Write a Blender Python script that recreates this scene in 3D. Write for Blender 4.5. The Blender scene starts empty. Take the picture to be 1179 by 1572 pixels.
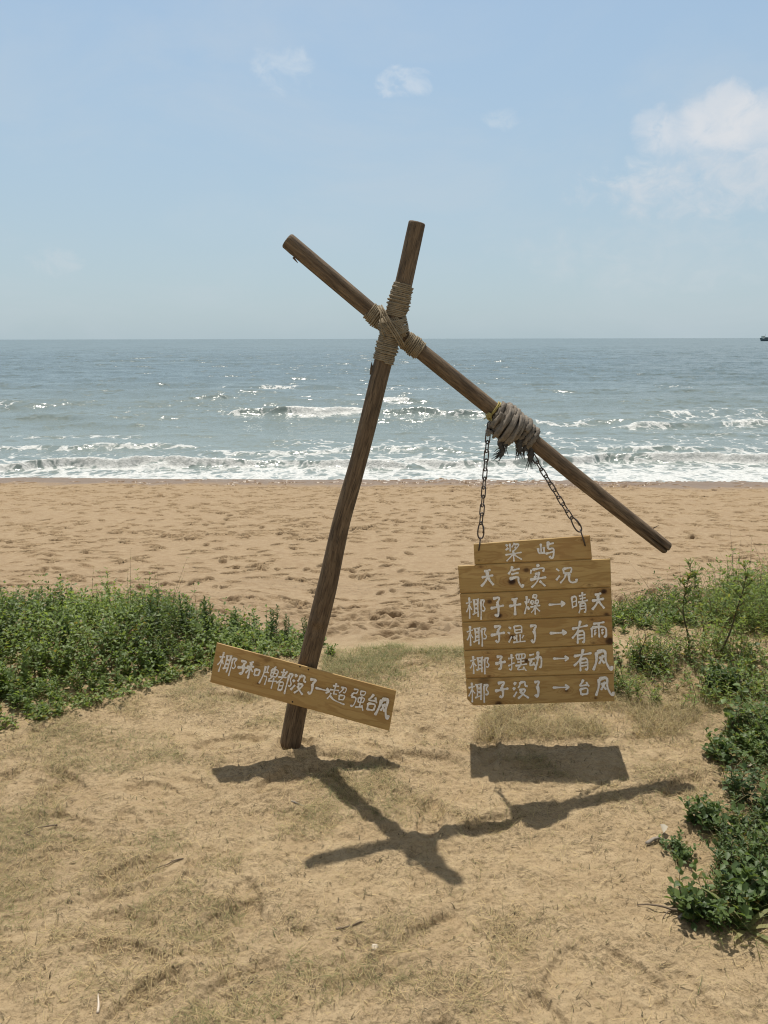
import bpy, math, random
import numpy as np
from mathutils import Vector, Matrix

random.seed(7); RNG = np.random.default_rng(11)
SC = bpy.context.scene
COL = SC.collection

# ------------------------------------------------------------------ camera
CAMZ, PITCH, FPX = 1.6, math.radians(13.2), 1135.0
PW, PH = 1179.0, 1572.0
ROLL = math.radians(-0.12)
cd = bpy.data.cameras.new('camera'); cam = bpy.data.objects.new('camera', cd); COL.objects.link(cam)
cd.sensor_fit = 'VERTICAL'; cd.sensor_height = 24.0
cd.lens = 24.0 * FPX / PH
cd.clip_start = 0.05; cd.clip_end = 30000
CAM_M = Matrix.Translation((0, 0, CAMZ)) @ Matrix.Rotation(math.pi/2 - PITCH, 4, 'X') @ Matrix.Rotation(ROLL, 4, 'Z')
cam.matrix_world = CAM_M
SC.camera = cam
SC.render.resolution_x, SC.render.resolution_y = 768, 1024
SC.view_settings.view_transform = 'Standard'; SC.view_settings.look = 'None'
SC.view_settings.exposure = 0.0; SC.view_settings.gamma = 1.0; SC.view_settings.use_curve_mapping = False
SC.cycles.use_denoising = True; SC.cycles.filter_width = 1.1
SC.cycles.max_bounces = 8; SC.cycles.diffuse_bounces = 3; SC.cycles.glossy_bounces = 3
SC.cycles.caustics_reflective = False; SC.cycles.caustics_refractive = False

# ------------------------------------------------------------------ sun + sky
SUN_TO = Vector((-0.05, 0.368, 1.0)).normalized()
sd = bpy.data.lights.new('sun', 'SUN'); sun = bpy.data.objects.new('sun', sd); COL.objects.link(sun)
sd.energy = 4.9; sd.angle = math.radians(0.53); sd.color = (1.0, 0.945, 0.85)
sun.rotation_euler = (-SUN_TO).to_track_quat('-Z', 'Y').to_euler(); sun.location = (0, 0, 30)
SUN_EL = math.asin(SUN_TO.z); SUN_ROT = math.atan2(SUN_TO.x, SUN_TO.y)

class NT:
    """small node-tree writer"""
    def __init__(s, nt): s.nt = nt
    def n(s, typ, ins=None, **kw):
        nd = s.nt.nodes.new(typ)
        for k, v in kw.items(): setattr(nd, k, v)
        for k, v in (ins or {}).items():
            sock = nd.inputs[k]
            if hasattr(v, 'is_linked') or isinstance(v, bpy.types.NodeSocket): s.nt.links.new(v, sock)
            else: sock.default_value = v
        return nd
    def math(s, op, a, b=0.0, c=None, clamp=False):
        nd = s.nt.nodes.new('ShaderNodeMath'); nd.operation = op; nd.use_clamp = clamp
        for i, v in enumerate((a, b) if c is None else (a, b, c)):
            if isinstance(v, bpy.types.NodeSocket): s.nt.links.new(v, nd.inputs[i])
            else: nd.inputs[i].default_value = v
        return nd.outputs[0]
    def sstep(s, x, a, b, lo=0.0, hi=1.0):
        nd = s.n('ShaderNodeMapRange', interpolation_type='SMOOTHSTEP')
        for i, v in enumerate((x, a, b, lo, hi)):
            if isinstance(v, bpy.types.NodeSocket): s.nt.links.new(v, nd.inputs[i])
            else: nd.inputs[i].default_value = v
        return nd.outputs[0]
    def mix(s, f, a, b, blend='MIX'):
        nd = s.nt.nodes.new('ShaderNodeMix'); nd.data_type = 'RGBA'; nd.blend_type = blend
        for sock, v in ((nd.inputs[0], f), (nd.inputs[6], a), (nd.inputs[7], b)):
            if isinstance(v, bpy.types.NodeSocket): s.nt.links.new(v, sock)
            elif isinstance(v, (int, float)): sock.default_value = v
            else: sock.default_value = (*v[:3], 1.0)
        return nd.outputs[2]
    def noise(s, vec, scale, detail=4.0, rough=0.55, dist=0.0, out=0):
        nd = s.n('ShaderNodeTexNoise', {'Scale': scale, 'Detail': detail, 'Roughness': rough, 'Distortion': dist})
        if vec is not None: s.nt.links.new(vec, nd.inputs['Vector'])
        return nd.outputs[out]
    def vmul(s, vec, xyz):
        nd = s.n('ShaderNodeVectorMath', operation='MULTIPLY'); s.nt.links.new(vec, nd.inputs[0]); nd.inputs[1].default_value = xyz
        return nd.outputs[0]
    def vadd(s, vec, xyz):
        nd = s.n('ShaderNodeVectorMath', operation='ADD'); s.nt.links.new(vec, nd.inputs[0])
        if isinstance(xyz, bpy.types.NodeSocket): s.nt.links.new(xyz, nd.inputs[1])
        else: nd.inputs[1].default_value = xyz
        return nd.outputs[0]
    def attr(s, name): return s.n('ShaderNodeAttribute', attribute_name=name)
    def bump(s, h, strength, dist, normal=None):
        nd = s.n('ShaderNodeBump', {'Strength': strength, 'Distance': dist, 'Height': h})
        if normal is not None: s.nt.links.new(normal, nd.inputs['Normal'])
        return nd.outputs[0]

def material(name):
    m = bpy.data.materials.new(name); m.use_nodes = True; m.node_tree.nodes.clear()
    t = NT(m.node_tree); o = t.n('ShaderNodeOutputMaterial')
    return m, t, o
def principled(t, o, **ins):
    p = t.n('ShaderNodeBsdfPrincipled', {k.replace('_', ' '): v for k, v in ins.items()})
    t.nt.links.new(p.outputs[0], o.inputs['Surface']); return p

def pix_dir(u, v):
    d = Vector(((u - PW/2)/FPX, -(v - PH/2)/FPX, -1.0))
    return (CAM_M.to_3x3() @ d)

world = bpy.data.worlds.new('World'); SC.world = world; world.use_nodes = True
world.node_tree.nodes.clear(); w = NT(world.node_tree)
sky = w.n('ShaderNodeTexSky', sky_type='NISHITA', sun_disc=False, sun_elevation=SUN_EL, sun_rotation=SUN_ROT,
          air_density=1.0, dust_density=1.6, ozone_density=1.6, altitude=0.0)
tc = w.n('ShaderNodeTexCoord'); dirv = tc.outputs['Generated']
sep = w.n('ShaderNodeSeparateXYZ'); w.nt.links.new(dirv, sep.inputs[0])
elev = sep.outputs[2]
# hazy maritime sky: the clear sky is veiled by thin high haze towards the horizon
haze_f = w.sstep(elev, 0.0, 0.62, 0.80, 0.50)
col = w.mix(haze_f, sky.outputs[0], w.mix(w.sstep(elev, 0.0, 0.42), (4.35, 5.55, 6.15), (3.95, 5.65, 7.3)))
veil = w.noise(w.vmul(dirv, (2.2, 2.2, 5.0)), 1.6, 6.0, 0.6, 0.4)
col = w.mix(w.sstep(veil, 0.42, 0.78, 0.0, 0.32), col, (5.3, 5.9, 6.4))
# cumulus puffs, placed by direction
wisp = w.noise(w.vmul(dirv, (1.0, 1.0, 1.5)), 9.0, 9.0, 0.62, 0.35)
wispf = w.noise(w.vmul(dirv, (1.0, 1.0, 1.4)), 30.0, 8.0, 0.62, 0.5)
wisp2 = w.noise(w.vmul(dirv, (1.0, 1.0, 1.25)), 5.0, 9.0, 0.6, 0.15)
def puff(u, v, ru, rv, nz, amount, tint, soft=0.22, edge=0.52, gain=4.2):
    global col
    d = pix_dir(u, v).normalized(); r = Vector((d.y, -d.x, 0)).normalized(); up = r.cross(d)
    def dot(vec, scale):
        nd = w.n('ShaderNodeVectorMath', operation='DOT_PRODUCT'); w.nt.links.new(dirv, nd.inputs[0]); nd.inputs[1].default_value = vec
        return w.math('MULTIPLY', nd.outputs['Value'], scale)
    a = dot(r, FPX/ru); b = dot(up, FPX/rv)
    q = w.math('ADD', w.math('MULTIPLY', a, a), w.math('MULTIPLY', b, b))
    env = w.sstep(q, 0.0, 1.0, 1.0, 0.0)
    front = dot(d, 1.0)
    nc = w.math('MULTIPLY', w.math('SUBTRACT', nz, 0.5), gain)
    val = w.math('ADD', nc, w.math('SUBTRACT', w.math('MULTIPLY', env, 1.7), 1.10))
    m = w.sstep(val, -0.1, soft*5.5, 0.0, amount)
    m = w.math('MULTIPLY', m, w.sstep(env, 0.0, 0.6))
    m = w.math('MULTIPLY', m, w.math('GREATER_THAN', front, 0.2))
    col = w.mix(m, col, tint)
puff(1160, 205, 240, 90, wisp, 0.60, (6.6, 6.8, 7.1), 0.22, gain=2.4)
puff(1105, 178, 75, 62, wispf, 0.55, (6.9, 7.0, 7.2), 0.13, gain=1.9)
puff(1168, 192, 75, 66, wispf, 0.55, (6.9, 7.0, 7.2), 0.13, gain=1.9)
puff(1045, 205, 70, 48, wispf, 0.50, (6.7, 6.9, 7.2), 0.13, gain=1.9)
puff(1000, 200, 42, 50, wispf, 0.42, (6.5, 6.8, 7.2), 0.14, gain=2.2)
puff(1080, 285, 280, 66, wispf, 0.75, (6.0, 6.4, 6.8), 0.22, gain=2.6)
puff(955, 262, 85, 32, wispf, 0.55, (6.2, 6.7, 7.1), 0.24, gain=3.4)
puff(1000, 390, 330, 95, wispf, 0.40, (5.7, 6.2, 6.5), 0.30, gain=2.6)
puff(620, 126, 66, 30, wispf, 0.50, (6.5, 7.0, 7.5), 0.22, 0.44)
puff(435, 108, 70, 45, wispf, 0.42, (6.3, 6.9, 7.4), 0.26, 0.44)
puff(770, 183, 50, 22, wispf, 0.35, (6.2, 6.8, 7.2), 0.26, 0.42)
puff(90, 402, 60, 30, wispf, 0.32, (6.0, 6.4, 6.7), 0.26, 0.42)
puff(350, 345, 150, 70, wisp2, 0.25, (5.6, 6.2, 6.6), 0.35, 0.44)
# warm cloud added overhead and inland, out of frame, to cut the blue fill
fill_cloud = w.noise(w.vmul(dirv, (1.6, 1.6, 2.2)), 1.7, 6, 0.6, 0.3)
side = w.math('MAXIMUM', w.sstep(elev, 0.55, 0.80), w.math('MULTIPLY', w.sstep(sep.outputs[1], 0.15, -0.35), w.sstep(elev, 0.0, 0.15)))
col = w.mix(w.math('MULTIPLY', side, w.sstep(fill_cloud, 0.34, 0.58, 0.25, 0.95)), col, (3.5, 3.3, 2.95))
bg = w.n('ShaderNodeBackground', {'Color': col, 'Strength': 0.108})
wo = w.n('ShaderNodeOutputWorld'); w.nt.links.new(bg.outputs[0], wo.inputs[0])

# ------------------------------------------------------------------ helpers
def at(u, v, Y, k=0.0, x0=0.0):
    """photo pixel -> point on the upright plane y = Y - k*(x-x0)"""
    d = pix_dir(u, v)
    t = (Y + k*x0) / (d.y + k*d.x)
    return Vector((0, 0, CAMZ)) + d*t

def tag(o, label=None, cat=None, group=None, kind=None):
    if label: o['label'] = label
    if cat: o['category'] = cat
    if group: o['group'] = group
    if kind: o['kind'] = kind
    return o

def mesh_obj(name, verts, faces, mat, parent=None, origin=(0, 0, 0), smooth=True, attrs=None):
    """faces: list of tuples, or an (n,3)/(n,4) array"""
    me = bpy.data.meshes.new(name)
    verts = np.asarray(verts, dtype=np.float32) - np.asarray(origin, dtype=np.float32)
    if isinstance(faces, np.ndarray):
        k = faces.shape[1]
        me.vertices.add(len(verts)); me.vertices.foreach_set('co', verts.ravel())
        me.loops.add(faces.size); me.loops.foreach_set('vertex_index', faces.ravel().astype(np.int32))
        me.polygons.add(len(faces)); me.polygons.foreach_set('loop_start', np.arange(0, faces.size, k, dtype=np.int32))
        me.polygons.foreach_set('loop_total', np.full(len(faces), k, dtype=np.int32))
        me.update(calc_edges=True)
    else:
        me.from_pydata([tuple(map(float, p)) for p in verts], [], [tuple(map(int, f)) for f in faces]); me.update()
    if smooth: me.polygons.foreach_set('use_smooth', np.ones(len(me.polygons), dtype=bool))
    for nm, arr in (attrs or {}).items():
        arr = np.asarray(arr, dtype=np.float32)
        if arr.ndim == 1: me.attributes.new(nm, 'FLOAT', 'POINT').data.foreach_set('value', arr)
        else: me.attributes.new(nm, 'FLOAT_VECTOR', 'POINT').data.foreach_set('vector', arr.ravel())
    me.materials.append(mat)
    o = bpy.data.objects.new(name, me); COL.objects.link(o)
    if parent is not None: o.parent = parent
    else: o.location = origin
    return o

def empty(name, loc):
    o = bpy.data.objects.new(name, None); COL.objects.link(o); o.location = loc; o.empty_display_size = 0.1
    return o

def copy_tree(o, parent=None):
    c = o.copy(); COL.objects.link(c); c.parent = parent
    for ch in list(o.children): copy_tree(ch, c)
    return c

def _hash(ix, iy, seed):
    h = (ix.astype(np.int64)*374761393 + iy.astype(np.int64)*668265263 + seed*974711) & 0x7fffffff
    h = ((h ^ (h >> 13)) * 1274126177) & 0x7fffffff
    h = h ^ (h >> 16)
    return (h & 0xffffff) / float(0xffffff)
def vnoise(x, y, seed=0):
    x = np.asarray(x, float); y = np.asarray(y, float)
    ix = np.floor(x); iy = np.floor(y); fx = x-ix; fy = y-iy
    fx = fx*fx*fx*(fx*(fx*6-15)+10); fy = fy*fy*fy*(fy*(fy*6-15)+10)
    a = _hash(ix, iy, seed); b = _hash(ix+1, iy, seed); c = _hash(ix, iy+1, seed); d = _hash(ix+1, iy+1, seed)
    return (a*(1-fx)+b*fx)*(1-fy) + (c*(1-fx)+d*fx)*fy
def fbm(x, y, seed=0, octv=4, gain=0.5):
    s = 0.0; amp = 1.0; tot = 0.0
    for i in range(octv):
        s = s + amp*vnoise(x*2**i + 17.3*i, y*2**i - 9.1*i, seed+i*13); tot += amp; amp *= gain
    return s/tot
def smooth(x, a, b):
    t = np.clip((np.asarray(x, float)-a)/(b-a), 0, 1); return t*t*(3-2*t)

def frames(P):
    P = np.asarray(P, float); n = len(P)
    T = np.gradient(P, axis=0); T /= np.linalg.norm(T, axis=1)[:, None] + 1e-12
    N = np.zeros_like(P); a = np.array([0, 1.0, 0]) if abs(T[0, 1]) < 0.9 else np.array([1.0, 0, 0])
    v = a - T[0]*a.dot(T[0]); N[0] = v/np.linalg.norm(v)
    for i in range(1, n):
        v = N[i-1] - T[i]*N[i-1].dot(T[i]); N[i] = v/(np.linalg.norm(v)+1e-12)
    return T, N, np.cross(T, N)

def tube(P, r, segs=8, lobes=0, lobe_amp=0.2, lobe_pitch=None, closed=False, cap=True):
    """tube (optionally laid-rope profile with twisting lobes) along P; returns verts, faces, uvw"""
    P = np.asarray(P, float); n = len(P)
    T, N, B = frames(P)
    s = np.concatenate([[0], np.cumsum(np.linalg.norm(np.diff(P, axis=0), axis=1))])
    r = np.broadcast_to(np.asarray(r, float), (n,))
    th = np.arange(segs)*2*math.pi/segs
    R = r[:, None]*np.ones(segs)[None]
    if lobes:
        tw = s*2*math.pi/(lobe_pitch or r.mean()*7)
        R = R*(1 + lobe_amp*(np.abs(np.cos(0.5*lobes*(th[None]-tw[:, None]))) - 0.64))
    V = P[:, None] + R[..., None]*(np.cos(th)[None, :, None]*N[:, None] + np.sin(th)[None, :, None]*B[:, None])
    uvw = np.stack([R*np.cos(th)[None], R*np.sin(th)[None], np.broadcast_to(s[:, None], R.shape)], -1)
    F = []
    m = n if closed else n-1
    for i in range(m):
        j = (i+1) % n
        for k in range(segs):
            l = (k+1) % segs
            F.append((i*segs+k, i*segs+l, j*segs+l, j*segs+k))
    V = V.reshape(-1, 3)
    if cap and not closed:
        F.append(tuple(range(segs))[::-1]); F.append(tuple((n-1)*segs+k for k in range(segs)))
    return V, F, uvw.reshape(-1, 3)

class MB:
    def __init__(s): s.V = []; s.F = []; s.A = []; s.k = 0
    def add(s, V, F, A=None):
        V = np.asarray(V, float); s.V.append(V); s.F += [tuple(i+s.k for i in f) for f in F]
        s.A.append(np.asarray(A, float) if A is not None else V); s.k += len(V)
    def build(s, name, mat, parent=None, origin=(0, 0, 0), smooth=True, attr='wood'):
        return mesh_obj(name, np.concatenate(s.V), s.F, mat, parent, origin, smooth, {attr: np.concatenate(s.A)})

# ------------------------------------------------------------------ sand: dune shelf, drop, beach
SEA_Z = -2.60
def lip_y(x):
    return 3.62 + 0.40*smooth(-x, 0.3, 1.6) + 0.55*smooth(x, 0.75, 1.5) + 0.06*np.sin(x*2.1+0.6) + 0.10*(vnoise(x*1.3, x*0+3.1, 5)-0.5)
def base_h(x, y):
    x = np.asarray(x, float); y = np.asarray(y, float)
    L = lip_y(x)
    d = y - L
    softp = lambda t, k: k*np.logaddexp(0.0, t/k)
    drop = -0.335*(softp(d, 0.10) - softp(y - 0.02*x - 8.5, 0.7))
    beach = -0.0665*softp(y - 0.055*x - 8.3, 0.8) - 0.335*(L - 3.62)*smooth(y, 6.0, 14.0)
    z = drop + beach
    shelf = 1 - smooth(d, -0.1, 0.5)
    z = z + shelf*(0.020*(fbm(x*1.1, y*1.1, 21, 3)-0.5)*2 + 0.020*smooth(np.abs(x), 0.9, 2.0))
    # sand heaped round the pole's foot
    z = z + 0.022*np.exp(-(((x+0.36)/0.30)**2 + ((y-2.62)/0.13)**2))
    return z

def axis_tables():
    s = np.linspace(-1, 1, 941)
    g = 0.60*s + 2.6*np.sign(s)*np.abs(s)**9
    y1 = np.exp(np.linspace(math.log(1.05), math.log(32.0), 1760))
    y0 = np.linspace(-9, 1.05, 40)[:-1]
    return g, np.concatenate([y0, y1])
G, YS = axis_tables()
def fanw(y): return np.maximum(y, 0.9) + 0.55
XX = fanw(YS)[:, None]*G[None]; YY = np.broadcast_to(YS[:, None], XX.shape).copy()
ZZ = base_h(XX, YY)
LIP = lip_y(XX)
onshelf = 1 - smooth(YY - LIP, -0.05, 0.25)
onbeach = smooth(YY - LIP, 0.15, 0.9)*(1 - smooth(YY - 0.055*XX, 21.4, 22.4))
# trampled shelf: soft shallow dents, little ridges of blown sand
ZZ += onshelf*(0.010*(fbm(XX*5, YY*6.5, 31, 4)-0.5) + 0.017*(fbm(XX*15, YY*21, 32, 3)-0.5) + 0.0085*(fbm(XX*55, YY*75, 33, 2)-0.5))
rip = np.sin((YY*1.0 - 0.35*XX + 0.22*fbm(XX*2.2, YY*2.2, 40, 3))*2*math.pi/0.075)
ZZ += onshelf*0.0032*rip*smooth(fbm(XX*1.6, YY*1.6, 41, 2), 0.45, 0.7)
# beach: hummocks
bw = 0.5 + 0.5*smooth(YY, 4.2, 9)
ZZ += onbeach*(0.10*(fbm(XX*1.5, YY*1.6, 51, 3)-0.5)*(1.1-0.7*smooth(YY, 6, 12)) + 0.026*(fbm(XX*3.6, YY*4.2, 52, 3)-0.5)*(1-0.6*smooth(YY, 8, 15)))
# footprints
def splat(cx, cy, ang, ln, wd, dep, rim):
    rr = 1.9*ln
    i0, i1 = np.searchsorted(YS, cy-rr), np.searchsorted(YS, cy+rr)
    if i1-i0 < 2: return
    wv = fanw(cy); j0, j1 = np.searchsorted(G, (cx-rr)/wv), np.searchsorted(G, (cx+rr)/wv)
    if j1-j0 < 2: return
    X = XX[i0:i1, j0:j1]-cx; Y = YY[i0:i1, j0:j1]-cy
    a = X*math.cos(ang)+Y*math.sin(ang); b = -X*math.sin(ang)+Y*math.cos(ang)
    q = np.sqrt((a/ln)**2 + (b/wd)**2)
    ZZ[i0:i1, j0:j1] += -dep*(1-smooth(q, 0.74, 1.0)) + rim*np.exp(-((q-1.22)/0.22)**2)
rg = np.random.default_rng(5)
trails = [(rg.uniform(-14, 14), rg.uniform(5.5, 21.5), rg.normal(0.0, 0.35)+(math.pi if rg.random() < .5 else 0), rg.integers(8, 26)) for _ in range(120)]
prints = []
for (tx, ty, ta, tn) in trails:      # walkers' trails
    for k in range(tn):
        prints.append((tx, ty, ta, 1)); ta += rg.normal(0, 0.07); tx += 0.62*math.cos(ta); ty += 0.62*math.sin(ta)
        prints[-1] = (tx-0.10*(k % 2)*math.sin(ta), ty+0.13*(k % 2), ta, 1)
for _ in range(2600):
    cy = 5.0+(rg.random()**0.8)*17.0; cx = (rg.random()*2-1)*(cy*0.60+0.8)
    if rg.random() < 0.15+1.2*float(vnoise(np.array(cx*0.35), np.array(cy*0.5), 77)): prints.append((cx, cy+0.055*cx, rg.normal(0.1, 0.5)+(math.pi/2 if rg.random() < 0.25 else 0), 0))
for (cx, cy, a, tr_) in prints:
    if cy < 4.9 or cy > 22.3+0.055*cx or (cy < 7.5 and rg.random() < 0.5): continue
    sc = 0.75+0.40*rg.random()
    splat(cx, cy, a, 0.140*sc, (0.055+0.012*smooth(cy, 9, 16))*sc, 0.045+0.065*rg.random(), 0.015)
for _ in range(420):      # deep soft tread just past the lip
    cx = (rg.random()*2-1)*3.6; cy = float(lip_y(np.array([cx]))[0]) + 0.35 + rg.random()*4.0
    splat(cx, cy, rg.random()*3.14, 0.17, 0.10, 0.018+0.028*rg.random(), 0.014)
for _ in range(70):       # faint old prints on the shelf
    cx = (rg.random()*2-1)*1.9; cy = 1.2 + rg.random()*2.3
    splat(cx, cy, rg.random()*3.14, 0.13, 0.05, 0.008+0.007*rg.random(), 0.004)
splat(-0.345, 2.665, 0.2, 0.075, 0.060, 0.016, 0.014)      # scoured hollow round the pole
for cx, cy, a in ((-0.62, 2.70, 0.2), (-0.2, 2.56, 0.1), (0.15, 2.58, -0.2), (-0.34, 2.47, 0.5)):
    splat(cx, cy, a, 0.17, 0.06, 0.016, 0.008)

def ground(x, y):
    """height of the finished sand at (x, y), by bilinear look-up"""
    x = np.asarray(x, float); y = np.asarray(y, float)
    fi = np.clip(np.interp(y, YS, np.arange(len(YS))), 0, len(YS)-1.001)
    fj = np.clip(np.interp(x/fanw(y), G, np.arange(len(G))), 0, len(G)-1.001)
    i = fi.astype(int); j = fj.astype(int); a = fi-i; b = fj-j
    return (ZZ[i, j]*(1-a)+ZZ[i+1, j]*a)*(1-b) + (ZZ[i, j+1]*(1-a)+ZZ[i+1, j+1]*a)*b
def gz(x, y): return float(ground(np.array([x]), np.array([y]))[0])
def on_ground(u, v):
    """photo pixel -> point where that sight line meets the sand"""
    d = pix_dir(u, v); t = np.linspace(0.8, 40, 8000); X = d.x*t; Y = d.y*t; Z = CAMZ + d.z*t
    k = np.argmax(Z < ground(X, Y)); return Vector((X[k], Y[k], gz(X[k], Y[k])))

ni, nj = XX.shape
idx = np.arange(ni*nj).reshape(ni, nj)
FQ = np.stack([idx[:-1, :-1], idx[:-1, 1:], idx[1:, 1:], idx[1:, :-1]], -1).reshape(-1, 4)

m_sand, t, o = material('sand')
geo = t.n('ShaderNodeNewGeometry'); pos = geo.outputs['Position']
sp = t.n('ShaderNodeSeparateXYZ'); t.nt.links.new(pos, sp.inputs[0])
big = t.noise(pos, 1.1, 5, 0.6); mid = t.noise(pos, 9.0, 5, 0.65); fine = t.noise(pos, 420.0, 3, 0.7); grain = t.noise(pos, 1500.0, 1, 0.5)
shelf = t.sstep(sp.outputs[1], 3.3, 4.6, 1.0, 0.0)
beachc = t.mix(t.sstep(mid, 0.3, 0.7), (0.270, 0.190, 0.112), (0.345, 0.256, 0.158))
shelfc = t.mix(t.sstep(mid, 0.3, 0.72), (0.390, 0.286, 0.162), (0.485, 0.370, 0.222))
c = t.mix(shelf, beachc, shelfc)
c = t.mix(t.sstep(big, 0.35, 0.7, 0.0, 0.25), c, (0.28, 0.192, 0.110))
# fragments of dry plant matter mixed in the top of the shelf's sand
lit = t.noise(t.vmul(pos, (1.0, 1.7, 1.0)), 3.1, 6, 0.68, 0.5)
lit2 = t.noise(t.vmul(pos, (1.0, 1.4, 1.0)), 75.0, 4, 0.7, 0.8)
dm = t.math('MULTIPLY', t.math('MULTIPLY', t.sstep(lit, 0.40, 0.58), t.sstep(lit2, 0.45, 0.60)), t.math('MULTIPLY', shelf, 0.62))
c = t.mix(dm, c, (0.145, 0.108, 0.060))
c = t.mix(t.sstep(fine, 0.35, 0.75, 0.0, 0.25), c, (0.22, 0.15, 0.085))
grit = t.noise(pos, 170.0, 4, 0.75)
c = t.mix(t.math('MULTIPLY', t.sstep(grit, 0.53, 0.66, 0.0, 0.75), shelf), c, (0.17, 0.122, 0.066))
grit2 = t.noise(t.vmul(pos, (1.0, 1.5, 1.0)), 60.0, 5, 0.75, 0.5)
c = t.mix(t.math('MULTIPLY', t.sstep(grit2, 0.56, 0.66, 0.0, 0.50), shelf), c, (0.19, 0.145, 0.075))
c = t.mix(t.sstep(grain, 0.60, 0.72, 0.0, 0.5), c, (0.62, 0.52, 0.38))
# seaweed crumbs lying in the tread below the lip
wr = t.math('MULTIPLY', t.sstep(sp.outputs[1], 7.6, 8.6), t.sstep(sp.outputs[1], 10.8, 9.6))
wrn = t.noise(t.vmul(pos, (1.0, 1.6, 1.0)), 22.0, 5, 0.75, 0.4)
wrp = t.noise(t.vmul(pos, (0.8, 1.6, 1.0)), 0.9, 3, 0.5)
c = t.mix(t.math('MULTIPLY', t.math('MULTIPLY', wr, t.sstep(wrp, 0.42, 0.6)), t.sstep(wrn, 0.50, 0.66, 0.0, 0.55)), c, (0.09, 0.065, 0.04))
wetz = t.math('ADD', sp.outputs[2], t.math('MULTIPLY', t.math('SUBTRACT', big, 0.5), 0.06))
wet = t.sstep(wetz, SEA_Z+0.20, SEA_Z+0.12)
c = t.mix(wet, c, t.mix(1.0, c, (0.62, 0.58, 0.60), 'MULTIPLY'))
rough = t.sstep(wet, 0.0, 1.0, 0.95, 0.42)
hsum = t.math('ADD', t.math('MULTIPLY', t.noise(pos, 38.0, 4, 0.6), 1.0), t.math('MULTIPLY', fine, 0.22))
bmp = t.bump(hsum, t.sstep(wet, 0, 1, 1.0, 0.05), 0.016)
p = principled(t, o, Base_Color=c, Roughness=rough, Normal=bmp)
p.inputs['Specular IOR Level'].default_value = 0.25
sand = mesh_obj('sand', np.stack([XX, YY, ZZ], -1).reshape(-1, 3), FQ, m_sand)
tag(sand, 'pale trampled beach sand running from the grassy shelf down to the surf', 'sand', kind='structure')

# ------------------------------------------------------------------ sea
def pxY(v): return -(SEA_Z - CAMZ)/math.tan(PITCH - math.atan((PH/2-v)/FPX))
ys = np.concatenate([np.exp(np.arange(math.log(20.5), math.log(56), 0.0017)), np.exp(np.arange(math.log(56), math.log(400), 0.0042)),
                     np.exp(np.linspace(math.log(400), math.log(14000), 120))])
s = np.linspace(-1, 1, 801); gs = 0.62*s + 2.4*np.sign(s)*np.abs(s)**9
SX = ys[:, None]*gs[None]; SY = np.broadcast_to(ys[:, None], SX.shape).copy()
near = 1 - smooth(SY, 60, 420)
warp = 5.0*(fbm(SX*0.035, SY*0.02, 61, 3)-0.5) + 1.3*(fbm(SX*0.16, SY*0.10, 62, 3)-0.5)
ph = (SY + warp)/9.5
amp = 0.05 + 0.16*smooth(SY, 27, 48)
amp = amp*(0.35 + 1.1*fbm(SX*0.05, SY*0.09, 63, 2))
SZ = amp*(np.exp(1.3*(np.sin(2*math.pi*ph)-1))*2.0-0.6)*(0.35+0.65*near)
ph2 = (SY*0.95 + 0.35*SX + 1.5*fbm(SX*0.2, SY*0.2, 66, 2))/3.1
SZ += near*0.035*np.sin(2*math.pi*ph2)*fbm(SX*0.2, SY*0.3, 67, 2)
SZ += near*0.22*(fbm(SX*0.55, SY*0.95, 64, 4)-0.5)*smooth(SY, 24, 40)
SZ += near*0.05*(fbm(SX*2.2, SY*3.6, 65, 3)-0.5)
FO = np.zeros_like(SX)
def breaker(v, u0, u1, hgt, th, foam, seed, tail=2.0):
    """one wave crest: rises from the back, breaks on its shoreward face; foam where it breaks"""
    global SZ, FO
    Y0 = pxY(v); x0 = (u0-589.5)/1135*Y0; x1 = (u1-589.5)/1135*Y0
    env = smooth(SX, x0-1.2, x0+1.4)*(1-smooth(SX, x1-1.4, x1+1.2))
    cy = Y0 + 1.6*(vnoise(SX*0.22, SX*0+seed, seed)-0.5) + 0.5*(vnoise(SX*0.9, SX*0+seed, seed+2)-0.5)
    d = SY - cy
    prof = np.where(d < 0, np.exp(-(d/(0.42*th))**2), np.exp(-(d/(1.7*th))**2))
    mod = 0.55 + 0.75*vnoise(SX*0.55, SX*0+seed*3.3, seed+5)
    SZ = SZ + hgt*env*prof*mod
    if foam > 0:
        brk = smooth(vnoise(SX*0.33, SX*0+7.7, seed+9), 0.5-0.45*foam, 0.72-0.3*foam)
        face = np.where(d < 0, np.exp(-(d/(0.95*th))**2), np.exp(-(d/(0.55*th))**2))
        trail = np.where(d < 0, np.exp(-(d/(tail*th))**2), np.exp(-(d/(2.6*th))**2))
        FO = np.maximum(FO, env*(brk*face*min(1.0, 0.35+foam) + 0.42*foam*trail))
        lump = fbm(SX*3.0, SY*4.5, seed+20, 4)-0.4
        SZ = SZ + 0.34*hgt*env*brk*face*lump
breaker(642, 345, 570, 0.36, 0.70, 0.95, 3, 3.0)
breaker(641, 560, 770, 0.34, 0.75, 0.66, 8, 3.0)
breaker(651, 740, 1010, 0.22, 0.9, 0.22, 14, 3.0)
breaker(657, 930, 1230, 0.26, 0.9, 0.40, 17, 4.0)
breaker(641, 1010, 1230, 0.12, 1.3, 0.45, 19, 4.0)
breaker(618, 290, 470, 0.26, 1.1, 0.16, 23)
breaker(620, 480, 700, 0.26, 1.1, 0.42, 27)
breaker(597, 330, 530, 0.32, 1.5, 0.26, 31)
breaker(600, 560, 780, 0.24, 1.5, 0.18, 33)
breaker(599, 960, 1230, 0.28, 1.8, 0.04, 35)
breaker(624, -120, 90, 0.19, 1.5, 0.05, 37)
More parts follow.
